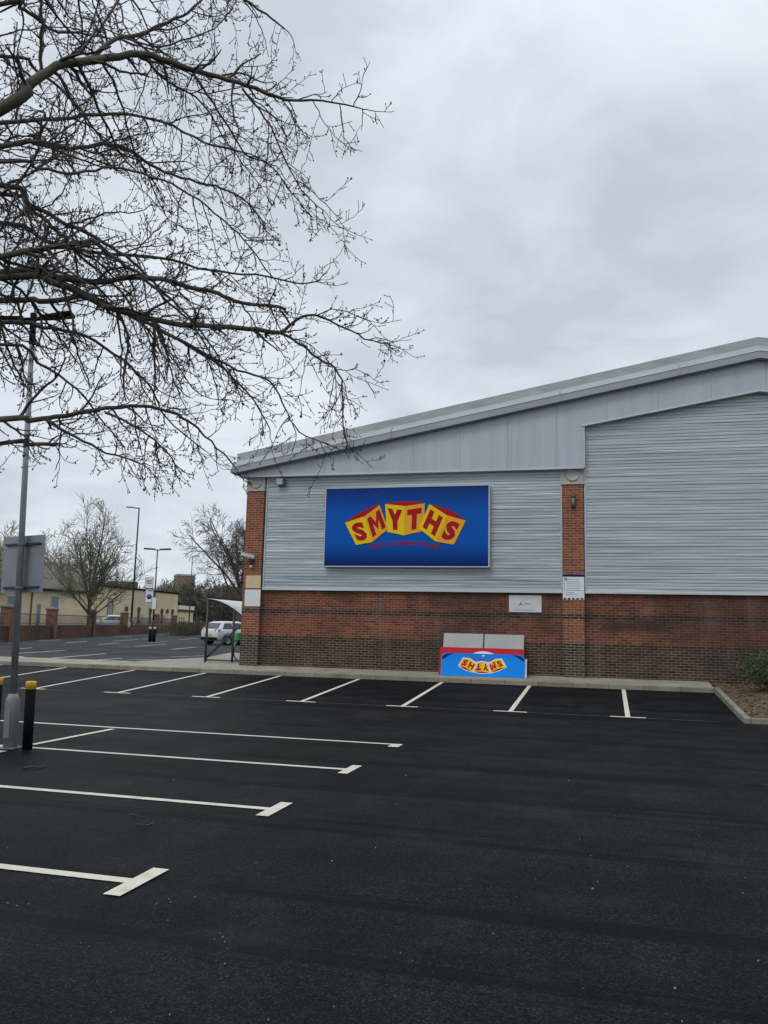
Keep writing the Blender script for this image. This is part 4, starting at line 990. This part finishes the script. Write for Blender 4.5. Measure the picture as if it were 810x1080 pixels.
# ------------------------------------------------------------------ cars
def make_car(label, loc, rz):
    t = thing('parked_car', label, 'car', loc, rz)
    secs = [(-2.02,.70,.38,.80),(-1.97,.80,.28,.93),(-1.75,.86,.24,.98),(-1.2,.88,.22,.97),(0,.89,.21,.96),(.9,.88,.22,.95),(1.25,.87,.23,.92),(1.75,.83,.25,.82),(2.0,.74,.28,.72),(2.08,.62,.36,.62)]
    b = MB(); vs = []; K = 14
    for x, w, z0, z1 in secs:
        prof = [(0,z0),(w*.85,z0),(w*.97,z0+.1),(w,z0+(z1-z0)*.55),(w*.97,z1-.1),(w*.9,z1-.02),(w*.6,z1+.01),(0,z1+.015)]
        prof = prof+[(-y,z) for y, z in prof[-2:0:-1]]; vs += [(x,y,z) for y, z in prof]
    n = len(prof); b.add(vs, [(j*n+i, (j+1)*n+i, (j+1)*n+(i+1)%n, j*n+(i+1)%n) for j in range(len(secs)-1) for i in range(n)]+[tuple(range(n)), tuple(range(len(secs)*n-1,(len(secs)-1)*n-1,-1))], 0, True)
    body = b.build('body', M['carpaint'], t)
    bt = [(-1.93,-.80,.93),(1.02,-.80,.93),(1.02,.80,.93),(-1.93,.80,.93)]; mp = [(-1.52,-.63,1.34),(.05,-.64,1.37),(.05,.64,1.37),(-1.52,.63,1.34)]; tpp = [(-1.30,-.50,1.42),(-.25,-.50,1.45),(-.25,.50,1.45),(-1.30,.50,1.42)]
    b = MB(); b.add(bt+mp+tpp, [(0,1,5,4),(1,2,6,5),(2,3,7,6),(3,0,4,7),(4,5,9,8),(5,6,10,9),(6,7,11,10),(7,4,8,11),(8,9,10,11)], 0, True); b.build('cabin', M['carpaint'], t, .06)
    def pane(i, j, u0, u1, v0, v1, name):
        A_, B_, C_, D_ = (Vector(bt[i]),Vector(bt[j]),Vector(mp[j]),Vector(mp[i])); nn = (B_-A_).cross(D_-A_).normalized()*.014
        f = lambda u, v: A_.lerp(B_,u).lerp(D_.lerp(C_,u),v)+nn
        b = MB(); b.prism([f(u0,v0),f(u1,v0),f(u1,v1),f(u0,v1)], -nn*.6); b.build(name, M['glass'], t)
    for i, j in ((0,1),(2,3)):
        if i == 0: pane(0,1,.09,.40,.08,.92,'side_window'); pane(0,1,.43,.80,.08,.92,'side_window')
        else: pane(2,3,.20,.57,.08,.92,'side_window'); pane(2,3,.60,.91,.08,.92,'side_window')
    pane(1,2,.07,.93,.06,.95,'windscreen'); pane(3,0,.08,.92,.1,.93,'rear_window')
    for x in (-1.28,1.3):
        for s in (-1,1):
            b = MB(); b.lathe((x,s*.70,.315), (0,s,0), [(.18,0),(.315,.0),(.315,.19),(.29,.205),(.215,.205)], 22); w = b.build('wheel', M['tyre'], t)
            b = MB(); b.lathe((x,s*.70,.315), (0,s,0), [(.215,.195),(.19,.17),(.07,.19),(.001,.2)], 22); b.build('rim', M['rim'], w)
            b = MB(); b.lathe((x,s*.868,.33), (0,s,0), [(.33,0),(.385,.012),(.385,.0)], 22); b.build('wheel_arch', M['blackmetal'], t)
    for s in (-1,1):
        b = MB(); b.prism([(-1.99,s*.52,.80),(-1.93,s*.83,.78),(-1.86,s*.84,.95),(-1.97,s*.52,.93)] if s < 0 else [(-1.99,s*.52,.80),(-1.97,s*.52,.93),(-1.86,s*.84,.95),(-1.93,s*.83,.78)], (-.03,0,0)); b.build('tail_light', M['taillight'], t)
        b = MB(); b.box((1.9,s*.66-.14,.6),(2.06,s*.66+.14,.72)); b.build('headlight', M['headlight'], t, .03)
        b = MB(); b.box((.55,s*.94-.09,.92),(.72,s*.94+.09,1.04)); b.build('mirror', M['blackmetal'], t, .03)
        b = MB(); b.box((-.4,s*.889-.012,.74),(-.2,s*.889+.012,.78)); b.box((.55,s*.889-.012,.74),(.75,s*.889+.012,.78)); b.build('door_handle', M['carpaint'], t)
    b = MB(); b.box((-2.07,-.72,.3),(-1.9,.72,.47)); b.build('rear_bumper', M['blackmetal'], t, .03)
    b = MB(); b.box((-2.06,-.26,.55),(-2.02,.26,.66)); b.build('number_plate', M['plate'], t)
    b = MB(); b.box((1.98,-.45,.36),(2.1,.45,.52)); b.build('grille', M['blackmetal'], t, .02)
    return t
g = onG(224,680); hd = (r0*.62+Vector((math.sin(YAW),math.cos(YAW),0))*.78)
car = make_car('white hatchback parked beyond the cycle shelter, seen from behind', (g.x+hd.x*1.6+.1,g.y+hd.y*1.6,zfar(g.y)), math.atan2(hd.y,hd.x))
c = copy_tree(car); p = at(113,660,78); c.location = (p.x,p.y,zfar(p.y)+.35); hd = (-r0*.93-Vector((math.sin(YAW),math.cos(YAW),0))*.36); c.rotation_euler = (0,0,math.atan2(hd.y,hd.x))
c['label'] = 'white car behind the boundary wall between two brick piers'

# ------------------------------------------------------------------ cycle shelter and bicycle
zs = .485
sh = thing('cycle_shelter', 'dark framed cycle shelter with curved pale canopy at the shop corner', 'cycle shelter', (0,0,0))
ya = 25.75; LEN = 4.2; xa = onY(216.3,700,ya).x; xs2 = onY(244,700,ya).x
zt = onY(219,632,ya).z
def arc(u): return (xa+.02+u*1.52, zt-.66*u*u-.06*u)      # canopy curve from front edge to the wall side
for y in (ya, ya+LEN):
    b = MB(); b.tube([(xa,y,zs-.06),(xa,y,zt)], .045, 8); b.build('post', M['darkgrey'], sh)
    b = MB(); b.tube([(xs2+.02,y,zs-.06),(xs2+.02,y,arc(.6)[1])], .04, 8); b.build('post', M['darkgrey'], sh)
    b = MB(); b.tube([(arc(i/10)[0],y,arc(i/10)[1]-.03) for i in range(11)], .035, 8); b.build('canopy_rib', M['darkgrey'], sh)
    b = MB(); b.tube([(xa+.02,y,zs+.12),(xs2+.02,y,zs+1.0),(xa+1.5,y,zs+1.5)], .035, 6); b.build('brace', M['darkgrey'], sh)
    b = MB(); b.tube([(xa,y,zs+.06),(xa+1.5,y,zs+.06)], .025, 6); b.build('rail', M['darkgrey'], sh)
b = MB(); n = 14; vs = []
for i in range(n+1):
    x, z = arc(i/n)
    for y in (ya-.12, ya+LEN+.12):
        vs += [(x,y,z+.01),(x,y,z+.022)]
fs = []
for i in range(n):
    o = i*4; fs += [(o,o+4,o+6,o+2)[::-1],(o+1,o+5,o+7,o+3),(o,o+4,o+5,o+1),(o+2,o+6,o+7,o+3)[::-1]]
b.add(vs, fs, 0, True); b.build('canopy', M['canopy'], sh)
bk = thing('hire_bicycle', 'green hire bicycle parked under the shelter behind the corner pier', 'bicycle', (-11.72,26.75,zs+.01), R(66))
def wheel(x):
    b = MB(); prof = [(.335+.02*math.cos(w),.02*math.sin(w)) for w in [2*math.pi*k/8 for k in range(9)]]; b.lathe((x,0,.355), (0,1,0), prof, 32); w = b.build('wheel', M['tyre'], bk)
    b = MB()
    for k in range(14):
        a = 2*math.pi*k/14; b.tube([(x,0,.355),(x+.325*math.cos(a),0,.355+.325*math.sin(a))], .003, 4)
    b.lathe((x,-.03,.355), (0,1,0), [(.03,0),(.03,.06)], 12); b.lathe((x,-.012,.355), (0,1,0), [(.325,0),(.312,.012),(.325,.024)], 32); b.build('spokes', M['rim'], w)
wheel(-.55); wheel(.55)
b = MB()
for P in ([(.55,0,.355),(.42,0,.75),(.38,0,1.0)],[(.42,0,.72),(.2,0,.42),(-.12,0,.33)],[(-.12,0,.33),(-.3,0,.88)],[(-.55,.05,.355),(-.12,.03,.33)],[(-.55,.05,.355),(-.26,.02,.72)]): b.tube(P, .024, 8)
b.build('frame', M['white'], bk)
b = MB(); b.tube([(.3,-.3,1.08),(.4,-.12,1.05),(.4,.12,1.05),(.3,.3,1.08)], .014, 8); b.build('handlebar', M['blackmetal'], bk)
b = MB(); b.prism([(-.42,-.1,.9),(-.15,-.03,.92),(-.15,.03,.92),(-.42,.1,.9)], (0,0,.06)); b.build('saddle', M['blackmetal'], bk, .02)
for x in (-.55,.55):
    b = MB(); prof = []
    for i in range(13):
        a = R(20+i*12); prof.append((x+.385*math.cos(a), .355+.385*math.sin(a)))
    b.add([(px_,s*.05,pz_) for px_, pz_ in prof for s in (-1,1)], [(2*i,2*i+1,2*i+3,2*i+2) for i in range(12)]); b.build('mudguard', M['green'], bk)
b = MB()
for (a_, c_) in (((-.82,-.17,.74),(-.42,.17,.77)),((-.82,-.17,.77),(-.80,.17,.95)),((-.44,-.17,.77),(-.42,.17,.95)),((-.80,-.17,.77),(-.44,-.15,.95)),((-.80,.15,.77),(-.44,.17,.95))): b.box(a_, c_)
b.build('basket', M['green'], bk)

# ------------------------------------------------------------------ camera, light, sky
cam = bpy.data.cameras.new('camera'); co = bpy.data.objects.new('camera', cam); COL.objects.link(co)
cam.sensor_fit = 'HORIZONTAL'; cam.sensor_width = 36; cam.lens = F/810*36; cam.clip_end = 6000; cam.clip_start = .05
co.matrix_world = Matrix(((rt.x,up.x,-fw.x,CAM.x),(rt.y,up.y,-fw.y,CAM.y),(rt.z,up.z,-fw.z,CAM.z),(0,0,0,1)))
sc.camera = co
EL, AZ = R(48), R(205)       # azimuth of the sun, clockwise from +Y
sd = Vector((math.sin(AZ)*math.cos(EL), math.cos(AZ)*math.cos(EL), math.sin(EL)))
sun = bpy.data.lights.new('sun', 'SUN'); sun.energy = .8; sun.angle = R(22); sun.color = (1,.97,.93)
so = bpy.data.objects.new('sun', sun); COL.objects.link(so); so.rotation_euler = (-sd).to_track_quat('-Z','Y').to_euler()
w = bpy.data.worlds.new('World'); sc.world = w; w.use_nodes = True; nt = w.node_tree; nd = nt.nodes; lk = nt.links; nd.clear()
def nn(t, **k):
    o = nd.new(t)
    for a, v in k.items(): setattr(o, a, v)
    return o
out = nn('ShaderNodeOutputWorld'); mixs = nn('ShaderNodeMixShader'); mixs.inputs[0].default_value = .95
sky = nn('ShaderNodeTexSky', sky_type='NISHITA'); sky.sun_disc = False; sky.sun_elevation = EL; sky.sun_rotation = AZ
bg1 = nn('ShaderNodeBackground'); bg1.inputs[1].default_value = .1; lk.new(sky.outputs[0], bg1.inputs[0])
tc = nn('ShaderNodeTexCoord'); sx = nn('ShaderNodeSeparateXYZ'); lk.new(tc.outputs['Generated'], sx.inputs[0])
def mth(op, a, b=0, c=None):
    m = nn('ShaderNodeMath', operation=op)
    for i, v in enumerate((a, b)):
        if hasattr(v, 'is_linked'): lk.new(v, m.inputs[i])
        else: m.inputs[i].default_value = v
    return m.outputs[0]
zz = mth('MAXIMUM', sx.outputs[2], 0.0)
den = mth('ADD', zz, .30)
cx = nn('ShaderNodeCombineXYZ'); lk.new(mth('DIVIDE', sx.outputs[0], den), cx.inputs[0]); lk.new(mth('DIVIDE', sx.outputs[1], den), cx.inputs[1]); cx.inputs[2].default_value = 9.1
def nz(scale, detail, rough, dist=0):
    n = nn('ShaderNodeTexNoise'); n.inputs['Scale'].default_value = scale; n.inputs['Detail'].default_value = detail; n.inputs['Roughness'].default_value = rough; n.inputs['Distortion'].default_value = dist
    lk.new(cx.outputs[0], n.inputs['Vector']); return n.outputs['Fac']
big_ = nz(1.5, 4, .5, .4); fine_ = nz(4.2, 6, .55, .6)
s_ = mth('ADD', mth('MULTIPLY', big_, .65), mth('MULTIPLY', fine_, .35))
rp = nn('ShaderNodeValToRGB'); e = rp.color_ramp.elements; e[0].position = .39; e[0].color = (.565,.625,.69,1); e[1].position = .60; e[1].color = (.82,.885,.945,1)
m_ = e.new(.49); m_.color = (.69,.755,.825,1)
lk.new(s_, rp.inputs[0])
# overcast luminance climbs towards the zenith
ov = mth('ADD', 1.0, mth('MULTIPLY', mth('MAXIMUM', mth('SUBTRACT', zz, .55), 0), 1.5))
vm = nn('ShaderNodeVectorMath', operation='SCALE'); lk.new(rp.outputs[0], vm.inputs[0]); lk.new(ov, vm.inputs['Scale'])
bg2 = nn('ShaderNodeBackground'); lk.new(vm.outputs[0], bg2.inputs[0]); bg2.inputs[1].default_value = 1
lk.new(bg1.outputs[0], mixs.inputs[1]); lk.new(bg2.outputs[0], mixs.inputs[2]); lk.new(mixs.outputs[0], out.inputs[0])
sc.view_settings.view_transform = 'Standard'; sc.view_settings.look = 'None'; sc.view_settings.exposure = 0; sc.view_settings.gamma = 1; sc.view_settings.use_curve_mapping = False
sc.cycles.max_bounces = 6
